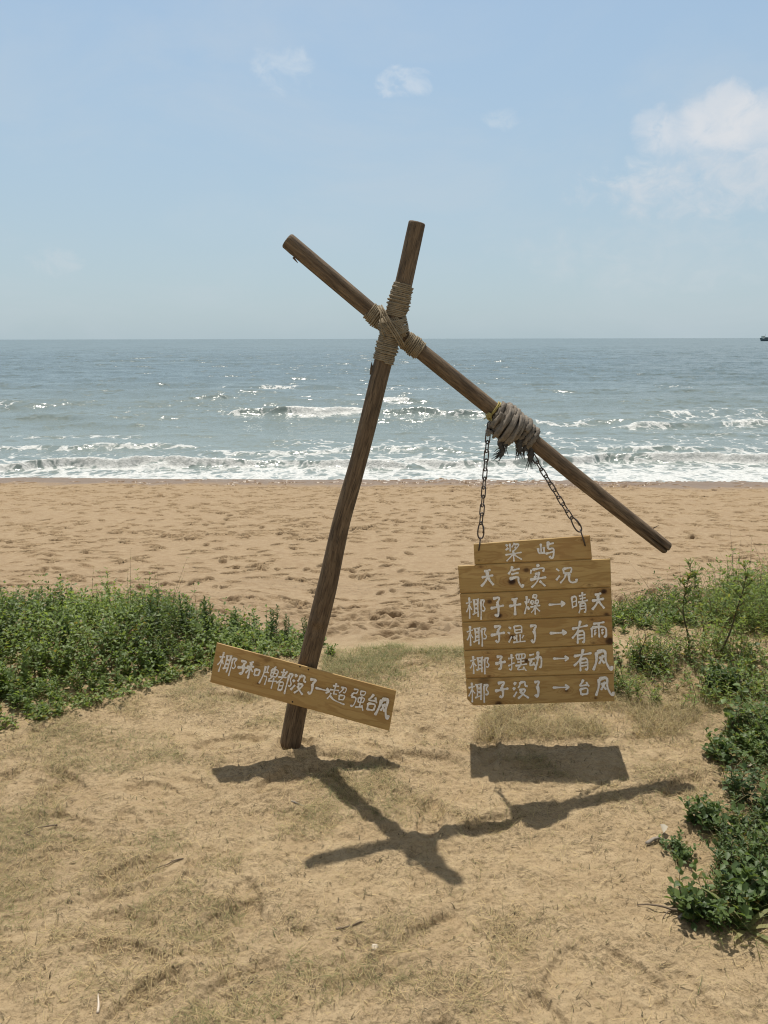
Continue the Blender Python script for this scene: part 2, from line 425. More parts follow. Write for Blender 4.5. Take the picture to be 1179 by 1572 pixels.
breaker(632, 100, 320, 0.22, 1.2, 0.03, 39)
breaker(655, 40, 280, 0.18, 1.0, 0.03, 41)
breaker(646, -120, 200, 0.14, 1.2, 0.02, 44)
breaker(611, -40, 40, 0.12, 1.2, 0.35, 42)
breaker(672, -80, 400, 0.10, 0.8, 0.16, 61, 2.0)
breaker(670, 500, 1230, 0.10, 0.8, 0.18, 63, 2.0)
breaker(690, -60, 330, 0.13, 0.6, 0.26, 43, 2.6)
breaker(694, 300, 720, 0.12, 0.6, 0.30, 45, 2.6)
breaker(690, 720, 1240, 0.12, 0.6, 0.28, 47, 2.6)
breaker(718, -80, 280, 0.26, 0.40, 0.55, 51, 1.2)
breaker(716, 220, 640, 0.28, 0.40, 0.85, 53, 1.2)
breaker(714, 600, 1000, 0.24, 0.40, 0.85, 55, 1.2)
breaker(710, 980, 1260, 0.30, 0.40, 0.92, 57, 1.2)
shore = SY - 0.055*SX
FO = np.maximum(FO, (0.84+0.3*(fbm(SX*0.9, SY*1.6, 78, 3)-0.5))*(1-smooth(shore, 22.9, 24.4)))
FO = np.maximum(FO, (0.74+0.50*(fbm(SX*0.35, SY*0.8, 71, 3)-0.5))*(1-smooth(shore, 24.5, 31.0)))
FO = np.maximum(FO, 0.44*(1-smooth(shore, 29, 40))*smooth(fbm(SX*0.13, SY*0.24, 72, 3), 0.36, 0.62))
FO = np.maximum(FO, 0.46*smooth(SX, 11, 16)*np.exp(-((SY-39.5)/4.0)**2)*smooth(fbm(SX*0.2, SY*0.3, 73, 3), 0.35, 0.55))
# foam is a froth: lumpy where thick; the sheet thins out over the wet sand
SZ += 0.05*smooth(FO, 0.5, 0.9)*(fbm(SX*4, SY*6, 74, 3)-0.45)
SZ = SZ*smooth(shore, 21.8, 24.2) + 0.060*(1-smooth(shore, 22.8, 26.5)) + 0.022*(fbm(SX*0.5, SX*0.0+2.2, 75, 3)-0.5)*(1-smooth(shore, 23.0, 24.5))
m_sea, t, o = material('sea water')
geo = t.n('ShaderNodeNewGeometry'); pos = geo.outputs['Position']
sp = t.n('ShaderNodeSeparateXYZ'); t.nt.links.new(pos, sp.inputs[0]); yw = sp.outputs[1]
fo = t.attr('foam').outputs['Fac']
n1 = t.noise(t.vmul(pos, (1.0, 1.0, 1.0)), 2.2, 8, 0.72, 0.6)
wv = t.noise(pos, 0.9, 3, 0.6, out=1)
wpos = t.vadd(pos, t.vmul(wv, (1.6, 1.6, 0.0)))
vor = t.n('ShaderNodeTexVoronoi', {'Scale': 0.85}, feature='DISTANCE_TO_EDGE', voronoi_dimensions='2D'); t.nt.links.new(wpos, vor.inputs['Vector'])
vor2 = t.n('ShaderNodeTexVoronoi', {'Scale': 2.3}, feature='DISTANCE_TO_EDGE', voronoi_dimensions='2D'); t.nt.links.new(wpos, vor2.inputs['Vector'])
lace = t.sstep(vor.outputs['Distance'], 0.0, 0.20, 1.0, 0.0)
lace2 = t.sstep(vor2.outputs['Distance'], 0.0, 0.22, 1.0, 0.0)
val = t.math('ADD', t.math('MULTIPLY', n1, 0.45), t.math('ADD', t.math('MULTIPLY', lace, 0.34), t.math('MULTIPLY', lace2, 0.26)))
thr = t.math('SUBTRACT', 1.0, fo)
fm = t.sstep(t.math('SUBTRACT', val, t.math('MULTIPLY', thr, 0.92)), -0.02, 0.32)
fm = t.math('MULTIPLY', fm, t.sstep(fo, 0.05, 0.20))
fm = t.math('MULTIPLY', fm, t.sstep(t.noise(pos, 7.0, 4, 0.7), 0.25, 0.6, 0.42, 1.0))
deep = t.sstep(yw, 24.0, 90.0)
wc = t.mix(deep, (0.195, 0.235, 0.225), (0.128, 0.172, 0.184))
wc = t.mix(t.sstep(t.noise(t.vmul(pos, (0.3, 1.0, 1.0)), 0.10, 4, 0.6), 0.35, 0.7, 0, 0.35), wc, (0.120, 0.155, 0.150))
# wind chop: facet slopes at several wave sizes (slopes, not bump, so that far water keeps its glitter)
def slope(scale, kx, ky, fade, detail=3.0):
    nv = t.noise(t.vmul(pos, (0.75, 1.0, 1.0)), scale, detail, 0.6, 0.3, out=1)
    v = t.vmul(t.vadd(nv, (-0.5, -0.5, -0.5)), (kx, ky, 0.0))
    nd = t.n('ShaderNodeVectorMath', operation='SCALE'); t.nt.links.new(v, nd.inputs[0])
    if isinstance(fade, (int, float)): nd.inputs['Scale'].default_value = fade
    else: t.nt.links.new(fade, nd.inputs['Scale'])
    return nd.outputs[0]
acc = t.vadd(slope(0.05, 0.35, 0.75, t.sstep(yw, 60.0, 400.0)), slope(0.22, 0.6, 1.25, t.sstep(yw, 22.0, 60.0, 0.35, 1.0)))
acc = t.vadd(acc, slope(0.9, 0.7, 1.25, t.sstep(yw, 22.0, 60.0, 0.6, 1.0)))
acc = t.vadd(acc, slope(3.6, 0.8, 1.1, 1.0)); acc = t.vadd(acc, slope(14.0, 0.7, 0.8, 1.0))
nn = t.n('ShaderNodeVectorMath', operation='NORMALIZE'); t.nt.links.new(t.vadd(acc, geo.outputs['Normal']), nn.inputs[0]); b2 = nn.outputs[0]
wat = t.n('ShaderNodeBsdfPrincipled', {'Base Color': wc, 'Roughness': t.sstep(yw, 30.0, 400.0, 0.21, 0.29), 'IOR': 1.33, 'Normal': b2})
fb = t.bump(t.noise(pos, 6.0, 5, 0.75), 0.8, 0.16)
foam = t.n('ShaderNodeBsdfPrincipled', {'Base Color': (0.70, 0.71, 0.695, 1), 'Roughness': 0.8, 'Normal': fb})
mx = t.n('ShaderNodeMixShader'); t.nt.links.new(fm, mx.inputs[0]); t.nt.links.new(wat.outputs[0], mx.inputs[1]); t.nt.links.new(foam.outputs[0], mx.inputs[2])
t.nt.links.new(mx.outputs[0], o.inputs['Surface'])
ni, nj = SX.shape; idx = np.arange(ni*nj).reshape(ni, nj)
FQ = np.stack([idx[:-1, :-1], idx[:-1, 1:], idx[1:, 1:], idx[1:, :-1]], -1).reshape(-1, 4)
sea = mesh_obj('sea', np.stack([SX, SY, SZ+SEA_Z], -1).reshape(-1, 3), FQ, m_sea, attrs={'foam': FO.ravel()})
tag(sea, 'grey blue sea with white surf breaking along the beach', 'sea', kind='structure')

# ------------------------------------------------------------------ materials for the sign
def wood_mat(name, c_lo, c_hi, streak, rough=0.75, scale=(14, 14, 1.6), bump=0.5):
    m, t, o = material(name)
    wv = t.attr('wood').outputs['Vector']
    a = t.noise(t.vmul(wv, scale), 6.0, 6, 0.65, 0.6)
    b = t.noise(t.vmul(wv, (scale[0]*3, scale[1]*3, scale[2]*1.3)), 9.0, 4, 0.7, 0.3)
    g = t.noise(t.vmul(wv, (6, 6, 3.0)), 1.5, 4, 0.6)
    c = t.mix(t.sstep(a, 0.3, 0.72), c_lo, c_hi)
    c = t.mix(t.sstep(b, 0.50, 0.66, 0, 0.8), c, streak)
    c = t.mix(t.sstep(g, 0.5, 0.78, 0, 0.55), c, streak)
    kn = t.attr('knot').outputs['Fac']
    c = t.mix(t.math('MULTIPLY', kn, 0.92), c, (streak[0]*0.5, streak[1]*0.4, streak[2]*0.35))
    bp = t.bump(t.math('ADD', t.math('MULTIPLY', a, 0.6), b), bump, 0.004)
    p = principled(t, o, Base_Color=c, Roughness=rough, Normal=bp)
    p.inputs['Specular IOR Level'].default_value = 0.3
    return m
m_log = wood_mat('weathered log', (0.088, 0.058, 0.035), (0.225, 0.158, 0.097), (0.022, 0.018, 0.013), 0.75)
m_logfoot = m_log

def board_mat():
    m, t, o = material('varnished pine')
    wv = t.attr('wood').outputs['Vector']                 # x along, y across, z per-board seed
    kn = t.attr('knot').outputs['Fac']
    kd = t.attr('knotdist').outputs['Fac']
    base = t.noise(t.vmul(wv, (1.5, 9.0, 1.0)), 1.6, 4, 0.55, 0.3)
    ring = t.math('SINE', t.math('MULTIPLY', t.math('ADD', t.math('ADD', base, t.math('MULTIPLY', kd, 0.55)), 0.0), 46.0))
    fib = t.noise(t.vmul(wv, (6.0, 260.0, 1.0)), 1.0, 3, 0.6)
    c = t.mix(t.sstep(base, 0.3, 0.7), (0.45, 0.300, 0.115), (0.60, 0.420, 0.180))
    c = t.mix(t.sstep(ring, 0.0, 1.0, 0.0, 0.42), c, (0.29, 0.150, 0.050))
    c = t.mix(t.sstep(fib, 0.45, 0.75, 0.0, 0.25), c, (0.23, 0.11, 0.04))
    wz = t.n('ShaderNodeSeparateXYZ'); t.nt.links.new(wv, wz.inputs[0])
    tone = t.n('ShaderNodeTexWhiteNoise', {'W': wz.outputs[2]}, noise_dimensions='1D').outputs[0]
    c = t.mix(t.math('MULTIPLY', tone, 0.38), c, (0.33, 0.195, 0.070))
    patch = t.noise(t.vmul(wv, (2.6, 5.0, 1.0)), 1.4, 3, 0.5)
    c = t.mix(t.sstep(patch, 0.52, 0.72, 0.0, 0.35), c, (0.30, 0.12, 0.035))
    c = t.mix(t.sstep(kd, 0.15, 0.8, 0.0, 0.38), c, (0.20, 0.075, 0.022))
    c = t.mix(kn, c, (0.035, 0.014, 0.008))
    p = principled(t, o, Base_Color=c, Roughness=0.55, Normal=t.bump(fib, 0.25, 0.002))
    p.inputs['Specular IOR Level'].default_value = 0.3
    return m
m_board = board_mat()

def rope_mat(name, a, b):
    m, t, o = material(name)
    geo = t.n('ShaderNodeNewGeometry'); pos = geo.outputs['Position']
    n1 = t.noise(pos, 60.0, 4, 0.7); n2 = t.noise(pos, 700.0, 3, 0.7)
    c = t.mix(t.sstep(n1, 0.3, 0.7), a, b); c = t.mix(t.sstep(n2, 0.45, 0.75, 0, 0.5), c, tuple(k*0.45 for k in a))
    principled(t, o, Base_Color=c, Roughness=0.95, Normal=t.bump(n2, 0.7, 0.003))
    return m
m_twine = rope_mat('sisal twine', (0.235, 0.185, 0.120), (0.34, 0.275, 0.185))
m_rope = rope_mat('weathered hemp rope', (0.16, 0.135, 0.110), (0.30, 0.26, 0.215))
m_tail = rope_mat('dark frayed rope', (0.055, 0.052, 0.050), (0.10, 0.092, 0.082))
m_yellow = rope_mat('yellow twine', (0.34, 0.28, 0.09), (0.46, 0.38, 0.15))

m_paint, t, o = material('white brush paint')
geo = t.n('ShaderNodeNewGeometry'); pos = geo.outputs['Position']
n1 = t.noise(pos, 130.0, 4, 0.7); n2 = t.noise(pos, 25.0, 2, 0.5)
c = t.mix(t.sstep(n1, 0.42, 0.70, 0.0, 0.60), (0.93, 0.92, 0.91), (0.58, 0.50, 0.41)); c = t.mix(t.sstep(n2, 0.4, 0.7, 0.0, 0.3), c, (0.70, 0.70, 0.70))
principled(t, o, Base_Color=c, Roughness=0.6, Normal=t.bump(n1, 0.3, 0.001))
m_steel, t, o = material('tarnished steel')
geo = t.n('ShaderNodeNewGeometry'); n1 = t.noise(geo.outputs['Position'], 180.0, 4, 0.7)
principled(t, o, Base_Color=t.mix(t.sstep(n1, 0.35, 0.7), (0.10, 0.10, 0.105), (0.13, 0.085, 0.06)), Roughness=t.sstep(n1, 0.3, 0.7, 0.38, 0.7), Metallic=0.75)
m_nail, t, o = material('rusty nail'); principled(t, o, Base_Color=(0.03, 0.022, 0.018, 1), Roughness=0.6, Metallic=0.5)

# ------------------------------------------------------------------ logs
def log_mesh(P, R, segs=40, step=0.008, seed=0, dents=()):
    P = np.asarray(P, float); R = np.asarray(R, float)
    s = np.concatenate([[0], np.cumsum(np.linalg.norm(np.diff(P, axis=0), axis=1))])
    n = max(8, int(s[-1]/step)); q = np.linspace(0, s[-1], n)
    C = np.stack([np.interp(q, s, P[:, i]) for i in range(3)], -1)
    for _ in range(30): C[1:-1] = 0.25*C[:-2]+0.5*C[1:-1]+0.25*C[2:]
    r = np.interp(q, s, R)
    T, N, B = frames(C); th = np.arange(segs)*2*math.pi/segs
    Q, TH = np.meshgrid(q, th, indexing='ij')
    cx, sx = np.cos(TH), np.sin(TH)
    # long fluted grain, slight ovality and bumps
    f = 1 + 0.055*(fbm(cx*2.2+5+seed, sx*2.2+Q*1.1, 80+seed, 3)-0.5) + 0.05*(fbm(cx*7+seed, sx*7+Q*0.8, 81+seed, 2)-0.5) + 0.05*(fbm(Q*7, Q*0+seed, 82, 2)-0.5)
    kn = np.zeros_like(Q)
    for (qq, ang, ws, wa, amt, dark) in dents:
        da = (TH-ang+math.pi) % (2*math.pi)-math.pi
        gg = np.exp(-((Q-qq)/ws)**2-(da/wa)**2); f = f + amt*gg; kn = np.maximum(kn, dark*gg)
    RR = r[:, None]*f
    V = C[:, None]+RR[..., None]*(cx[..., None]*N[:, None]+sx[..., None]*B[:, None])
    W = np.stack([RR*cx, RR*sx, Q], -1)
    F = []
    for i in range(n-1):
        for k in range(segs):
            l = (k+1) % segs; F.append((i*segs+k, i*segs+l, (i+1)*segs+l, (i+1)*segs+k))
    V = V.reshape(-1, 3); W = W.reshape(-1, 3); kn = kn.ravel()
    for end, sg in ((0, -1), (n-1, 1)):      # sawn ends: an inset ring, then a cap
        base = len(V); ring = V[end*segs:(end+1)*segs]; ctr = ring.mean(0)
        V = np.concatenate([V, ctr+(ring-ctr)*0.90+T[end]*sg*0.004, [ctr+T[end]*sg*0.004]])
        W = np.concatenate([W, W[end*segs:(end+1)*segs]*0.9, [W[end*segs:(end+1)*segs].mean(0)]]); kn = np.concatenate([kn, np.full(segs+1, 0.15)])
        for k in range(segs):
            l = (k+1) % segs; a, b = end*segs+k, end*segs+l
            q4 = (a, b, base+l, base+k); q3 = (base+k, base+l, base+segs)
            F += [q4[::-1], q3[::-1]] if sg < 0 else [q4, q3]
    return V, F, W, kn, C, (T, N, B)

def add_log(name, root, **kw):
    V, F, W, kn, C, fr = log_mesh(**kw)
    me = mesh_obj(name, V, F, m_log, root, root.location, True, {'wood': W, 'knot': kn})
    return me, C, fr

POST = [(445, 1147), (456, 1085), (475, 1010), (489, 955), (502.5, 900), (524, 800), (552.5, 700), (587, 560), (619.5, 437), (640, 343)]
def postY(v): return 2.655 + (2.69-2.655)*(v-343)/(1147-343)
PP = [at(u, v, postY(v)) for u, v in POST]
foot = PP[0].copy(); ground_foot = gz(foot.x, foot.y)
root = empty('sign_frame', (foot.x, foot.y, ground_foot))
tag(root, 'leaning wooden pole and slanting beam lashed together with rope, standing in the sand', 'sign frame')
under = foot + (PP[0]-PP[1]).normalized()*0.35
def arcs(a, b): return (Vector(a)-Vector(b)).length
post_r = [0.044, 0.0425, 0.041, 0.0385, 0.0400, 0.0375, 0.0330, 0.0315, 0.0325, 0.0295, 0.0285]
PL = [under]+PP
# arc length helper for features
S = [0]
for i in range(1, len(PL)): S.append(S[-1]+(PL[i]-PL[i-1]).length)
def s_at_v(v): return np.interp(-v, [-p[1] for p in POST], S[1:])
post, PC, PF = add_log('pole', root, P=PL, R=post_r, seed=1, dents=[
    (s_at_v(962), 3.1, 0.022, 0.8, -0.16, 0.1), (s_at_v(950), 3.1, 0.018, 0.7, 0.10, 0.0),
    (s_at_v(565), 0.0, 0.014, 0.5, 0.14, 0.4), (s_at_v(775), 4.4, 0.014, 0.30, -0.02, 1.0), (s_at_v(990), 4.8, 0.006, 0.12, 0, 1.0),
    (s_at_v(848), 4.6, 0.030, 0.22, -0.02, 0.8), (s_at_v(870), 4.5, 0.035, 0.14, -0.02, 0.7), (s_at_v(707), 4.9, 0.012, 0.2, 0, 0.7), (s_at_v(1120), 4.6, 0.05, 0.4, 0, 0.3)])
AY = 2.722
ARM = [(442, 370), (566, 475), (751, 624), (813, 673), (890, 736), (1023, 841)]
AP = [at(u, v, AY) for u, v in ARM]
SA = [0]
for i in range(1, len(AP)): SA.append(SA[-1]+(AP[i]-AP[i-1]).length)
_T, _N, _B = frames(np.array([tuple(p) for p in AP]))
BEAM_FRONT = math.atan2(-_B[0][1], -_N[0][1])      # angle round the beam that faces the viewer's side
arm, AC, AF = add_log('beam', root, P=AP, R=[0.0290, 0.0285, 0.0285, 0.0280, 0.0278, 0.0250], seed=6, dents=[
    *[(SA[-1]-d_, a_, 0.05, 0.13, -0.38, 1.0) for d_ in (0.01, 0.06) for a_ in (BEAM_FRONT+0.35,)], (SA[-1]-0.05, BEAM_FRONT-0.3, 0.03, 0.2, -0.10, 0.8), (SA[-1]-0.12, BEAM_FRONT, 0.04, 0.15, -0.05, 0.8),
    (0.03, 4.2, 0.012, 0.3, 0.10, 0.2), (0.25, 4.5, 0.12, 0.25, -0.02, 0.6)])
# torn splinters at the ends
def splinter(a, b, r):
    V, F, W = tube([a, (a*0.5+b*0.5), b], [r, r*0.7, 0.0006], 5)
    mesh_obj('splinter', V, F, m_log, root, root.location, True, {'wood': W, 'knot': np.zeros(len(V))})
splinter(at(450, 395, AY-0.02), at(457.5, 404, AY-0.02), 0.004)
splinter(at(571, 575, postY(570)), at(570.5, 556, postY(560)), 0.009)
splinter(at(1003, 811, AY), at(1012, 806, AY), 0.0025)

# ------------------------------------------------------------------ rope lashings
def arc_point(P, q):
    P = [Vector(p) for p in P]; s = [0]
    for i in range(1, len(P)): s.append(s[-1]+(P[i]-P[i-1]).length)
    return Vector([np.interp(q, s, [p[i] for p in P]) for i in range(3)])
def helix(A, B, ra, rb, turns, phase=0.0, jit=0.0, steps=26, seed=0):
    A = np.array(A); B = np.array(B); ax = (B-A)/np.linalg.norm(B-A)
    n = np.cross(ax, [0, 1.0, 0]); n /= np.linalg.norm(n); b = np.cross(ax, n)
    k = int(turns*steps)+1; u = np.linspace(0, 1, k); th = phase+u*turns*2*math.pi
    tw = vnoise(th*0.55, th*0+seed, seed)-0.5
    r = ra+(rb-ra)*u + jit*tw
    return A[None]+(B-A)[None]*(u+0.012*tw)[:, None] + r[:, None]*(np.cos(th)[:, None]*n[None]+np.sin(th)[:, None]*b[None])
tr = 0.0031
def wrap(A, B, r, turns, seed):
    mb = MB()
    V, F, W = tube(helix(A, B, r+tr*0.8, r+tr*0.8, turns, 0.7*seed, 0.004, seed=seed), tr, 7, 2, 0.35, 0.012); mb.add(V, F, W)
    # a few loose second-layer turns
    A2 = np.array(A)*0.62+np.array(B)*0.38; B2 = np.array(A)*0.30+np.array(B)*0.70
    V, F, W = tube(helix(A2, B2, r+tr*2.1, r+tr*2.1, 3, seed, 0.004, seed=seed+3), tr*0.95, 7, 2, 0.35, 0.012); mb.add(V, F, W)
    return mb.build('rope_lashing', m_twine, root, root.location)
P_ = lambda u, v: at(u, v, postY(v)); A_ = lambda u, v: at(u, v, AY)
wrap(P_(619.5, 437), P_(606.5, 487), 0.0320, 19, 1)
wrap(P_(600, 511), P_(588, 555), 0.0330, 17, 2)
wrap(A_(567, 476.5), A_(591, 497), 0.0295, 12, 3)
wrap(A_(622, 521), A_(645, 539.5), 0.0295, 12, 4)
# crossing turns over the joint, two diagonals
mb = MB()
ctr = (P_(604, 499)+A_(604, 506))*0.5
def cross_loop(ang, off, a, b, r=tr, bow=0.0):
    d = np.array([math.cos(ang), 0, math.sin(ang)]); e = np.array([-math.sin(ang), 0, math.cos(ang)])
    th = np.linspace(0, 2*math.pi, 49)[:-1]
    c, s = np.cos(th), np.sin(th); ex = 0.72
    X = np.sign(c)*np.abs(c)**ex*a; Y = np.sign(s)*np.abs(s)**ex*b
    sk = bow*np.sin(th)+0.002*np.sin(3*th+off*900)
    P = np.array(ctr)[None]+X[:, None]*d+Y[:, None]*np.array([0, 1.0, 0])+(off+sk)[:, None]*e
    V, F, W = tube(P, r, 7, 2, 0.3, 0.012, closed=True); mb.add(V, F, W)
for k in range(11):
    cross_loop(math.radians(-62), (k-5)*0.0056, 0.047-0.0006*abs(k-5), 0.066, bow=0.004)
for k in range(9):
    cross_loop(math.radians(12), (k-4)*0.0058, 0.050, 0.070, bow=0.004)
for k in range(6):
    cross_loop(math.radians(-40), (k-2.5)*0.0064+0.002, 0.046, 0.0735, bow=0.006)
lash = mb.build('rope_lashing', m_twine, root, root.location)
mb = MB()      # the bright loose strand over the front of the joint
pts = [P_(583, 470)+Vector((0, -0.01, 0)), P_(588, 480)+Vector((0, -0.042, 0)), P_(594, 492)+Vector((0, -0.052, 0)), P_(604, 508)+Vector((0, -0.055, 0)), P_(613, 522)+Vector((0, -0.048, 0)), P_(618, 532)+Vector((0, -0.02, 0))]
for dx in (0, 0.006, -0.007):
    V, F, W = tube([p+Vector((dx, -abs(dx)*0.4, dx*0.4)) for p in pts], 0.0030, 7, 2, 0.3, 0.012); mb.add(V, F, W)
V, F, W = tube([P_(585, 478)+Vector((0, -0.045, 0)), P_(584.5, 492)+Vector((0, -0.05, 0)), P_(586, 508)+Vector((0, -0.045, 0)), P_(591, 520)+Vector((0, -0.035, 0))], 0.0026, 7, 2, 0.3, 0.012); mb.add(V, F, W)
mb.build('rope_strand', m_twine, root, root.location)

# the thick knot of rope on the beam
mb = MB(); RR = 0.0098
A0, B0 = A_(763, 632), A_(817, 675)
V, F, W = tube(helix(A0, B0, 0.029+RR*0.9, 0.029+RR*0.9, 8.5, 0.3, 0.002, 30, 2), RR, 14, 3, 0.95, 0.040); mb.add(V, F, W)
A1, B1 = A_(764.5, 634.5)+Vector((0, 0, -0.006)), A_(800, 662)+Vector((0, 0, -0.006))
V, F, W = tube(helix(A1, B1, 0.029+RR*2.4, 0.029+RR*2.1, 6, 1.3, 0.010, 30, 4), RR, 14, 3, 0.95, 0.040); mb.add(V, F, W)
A2, B2 = A_(763, 641)+Vector((0, -0.012, -0.006)), A_(793, 662)+Vector((0, -0.012, -0.006))
V, F, W = tube(helix(A2, B2, 0.029+RR*3.2, 0.029+RR*2.8, 3.6, 2.6, 0.012, 30, 7), RR, 14, 3, 0.95, 0.040); mb.add(V, F, W)
knot = mb.build('rope_knot', m_rope, root, root.location)
def tail(pts, r, fray, seed):
    rgt = np.random.default_rng(seed); mb = MB()
    P = [Vector(p) for p in pts]
    Q = np.array(P); q = np.linspace(0, len(Q)-1, 22); C = np.stack([np.interp(q, np.arange(len(Q)), Q[:, i]) for i in range(3)], -1)
    for _ in range(4): C[1:-1] = 0.25*C[:-2]+0.5*C[1:-1]+0.25*C[2:]
    rr = r*(1+0.28*(vnoise(q*1.6, q*0+seed, seed)-0.5))
    V, F, W = tube(C, rr, 12, 3, 0.55, 0.05); mb.add(V, F, W)
    e = C[-1]; d = C[-1]-C[-4]; d = d/np.linalg.norm(d)
    for _ in range(fray):      # loose fibres at the end
        b = C[rgt.integers(12, 22)] + rgt.normal(0, r*0.45, 3); k = d*(0.016+0.02*rgt.random())+rgt.normal(0, 0.007, 3)
        V, F, W = tube([b, b+k*0.5+rgt.normal(0, 0.002, 3), b+k], [0.0016, 0.0013, 0.0006], 4); mb.add(V, F, W)
    return mb.build('rope_tail', m_tail, knot, root.location)
KY = AY-0.03
def K(u, v, dy=0.0): return at(u, v, KY+dy)
tail([K(778, 660), K(774, 674), K(766, 682), K(772, 689), K(771, 696), K(766, 700)], 0.0095, 26, 1)
tail([K(782, 660, -0.01), K(779, 672, -0.01), K(776, 684, -0.01)], 0.0105, 14, 2)
tail([K(798, 675), K(796, 683), K(798, 694)], 0.0105, 22, 3)
tail([K(808, 676, 0.01), K(806, 684, 0.01), K(806, 692, 0.01)], 0.0090, 14, 4)
tail([K(815, 682, 0.02), K(815, 694, 0.02), K(814, 708, 0.02)], 0.0105, 24, 5)
mb = MB()
for k in range(2):
    a = A_(757.5+k*1.1, 628.5+k*1.1)
    V, F, W = tube(helix(A_(757+k*1.2, 628+k), A_(758.5+k*1.2, 629.2+k), 0.033, 0.033, 1.0, k, 0.002, 26, k), 0.0032, 6, 2, 0.3, 0.012); mb.add(V, F, W)
for k in range(7):
    c0 = K(751+random.uniform(-2, 2), 640+random.uniform(-3, 3)); r0 = 0.006+0.004*random.random(); ax = Vector((random.gauss(0, 1), random.gauss(0, 1), random.gauss(0, 1))).normalized()
    n0 = ax.orthogonal().normalized(); b0 = ax.cross(n0); th = np.linspace(0, 2*math.pi, 17)[:-1]
    V, F, W = tube([np.array(c0+n0*(r0*math.cos(a))+b0*(r0*math.sin(a))) for a in th], 0.0030, 6, closed=True); mb.add(V, F, W)
for e in ((-0.02, -0.008), (-0.015, 0.01), (0.012, -0.02)):
    V, F, W = tube([K(751, 640), K(751, 640)+Vector((e[0]*0.6, -0.005, e[1]*0.3)), K(751, 640)+Vector((e[0], -0.006, e[1]))], 0.002, 5); mb.add(V, F, W)
mb.build('twine_tie', m_yellow, knot, root.location)

# ------------------------------------------------------------------ boards
def plank(name, quad, plane, thick, root, knots=(), seed=0.0, nx=110, nz=22, bev=0.0032, chamfer=None):
    """quad = photo pixels TL, TR, BR, BL of the front face; plane(u,v,off) -> point, off = depth behind the front"""
    TL, TR, BR, BL = [Vector(q) for q in quad]
    def uv(s, t):
        return (TL*(1-s)+TR*s)*(1-t)+(BL*(1-s)+BR*s)*t
    Lm = (plane(*TR, 0)-plane(*TL, 0)).length; Hm = (plane(*BL, 0)-plane(*TL, 0)).length
    bs, bt = bev/Lm, bev/Hm
    V = []; W = []; KN = []; KD = []
    def put(s, t, off):
        p = uv(s, t)
        if chamfer and s < chamfer[0]/Lm and t > 1-chamfer[1]/Hm:      # worn-off lower left corner
            a = s*Lm/chamfer[0]; b = (1-t)*Hm/chamfer[1]
            if a+b < 1:
                s = (a+(1-a-b)/2)*chamfer[0]/Lm; t = 1-(b+(1-a-b)/2)*chamfer[1]/Hm; p = uv(s, t)
        V.append(tuple(plane(p.x, p.y, off))); W.append((s*Lm+seed*3.1, t*Hm+seed*0.77, seed*5.3))
        k = 0.0; kd = 0.0
        for (ku, kv, kr, ks) in knots:
            dx = (p.x-ku); dy = (p.y-kv)+0.045*dx
            q = math.sqrt((dx/(kr*1.25))**2+(dy/kr)**2)
            k = max(k, ks*max(0.0, min(1.0, (1.15-q)/0.5))); kd = max(kd, ks*math.exp(-(dx/(kr*4.5))**2-(dy/(kr*1.7))**2))
        KN.append(k); KD.append(kd)
    ss = [bs+(1-2*bs)*i/nx for i in range(nx+1)]; ts = [bt+(1-2*bt)*j/nz for j in range(nz+1)]
    for j in range(nz+1):
        for i in range(nx+1): put(ss[i], ts[j], 0.0)
    I = lambda i, j: j*(nx+1)+i
    F = [(I(i, j), I(i, j+1), I(i+1, j+1), I(i+1, j)) for j in range(nz) for i in range(nx)]
    loop = [(i, 0) for i in range(nx)]+[(nx, j) for j in range(nz)]+[(i, nz) for i in range(nx, 0, -1)]+[(0, j) for j in range(nz, 0, -1)]
    prev = [I(i, j) for i, j in loop]
    def edge(i, j):
        s = 0.0 if i == 0 else 1.0 if i == nx else ss[i]; t = 0.0 if j == 0 else 1.0 if j == nz else ts[j]; return s, t
    for off in (bev, thick):
        cur = []
        for (i, j) in loop:
            cur.append(len(V)); put(*edge(i, j), off)
        n = len(loop)
        F += [(prev[k], prev[(k+1) % n], cur[(k+1) % n], cur[k]) for k in range(n)]
        prev = cur
    F.append(tuple(prev[::-1])[::-1])
    o = mesh_obj(name, V, F, m_board, root, root.location, False, {'wood': W, 'knot': KN, 'knotdist': KD})
    return o

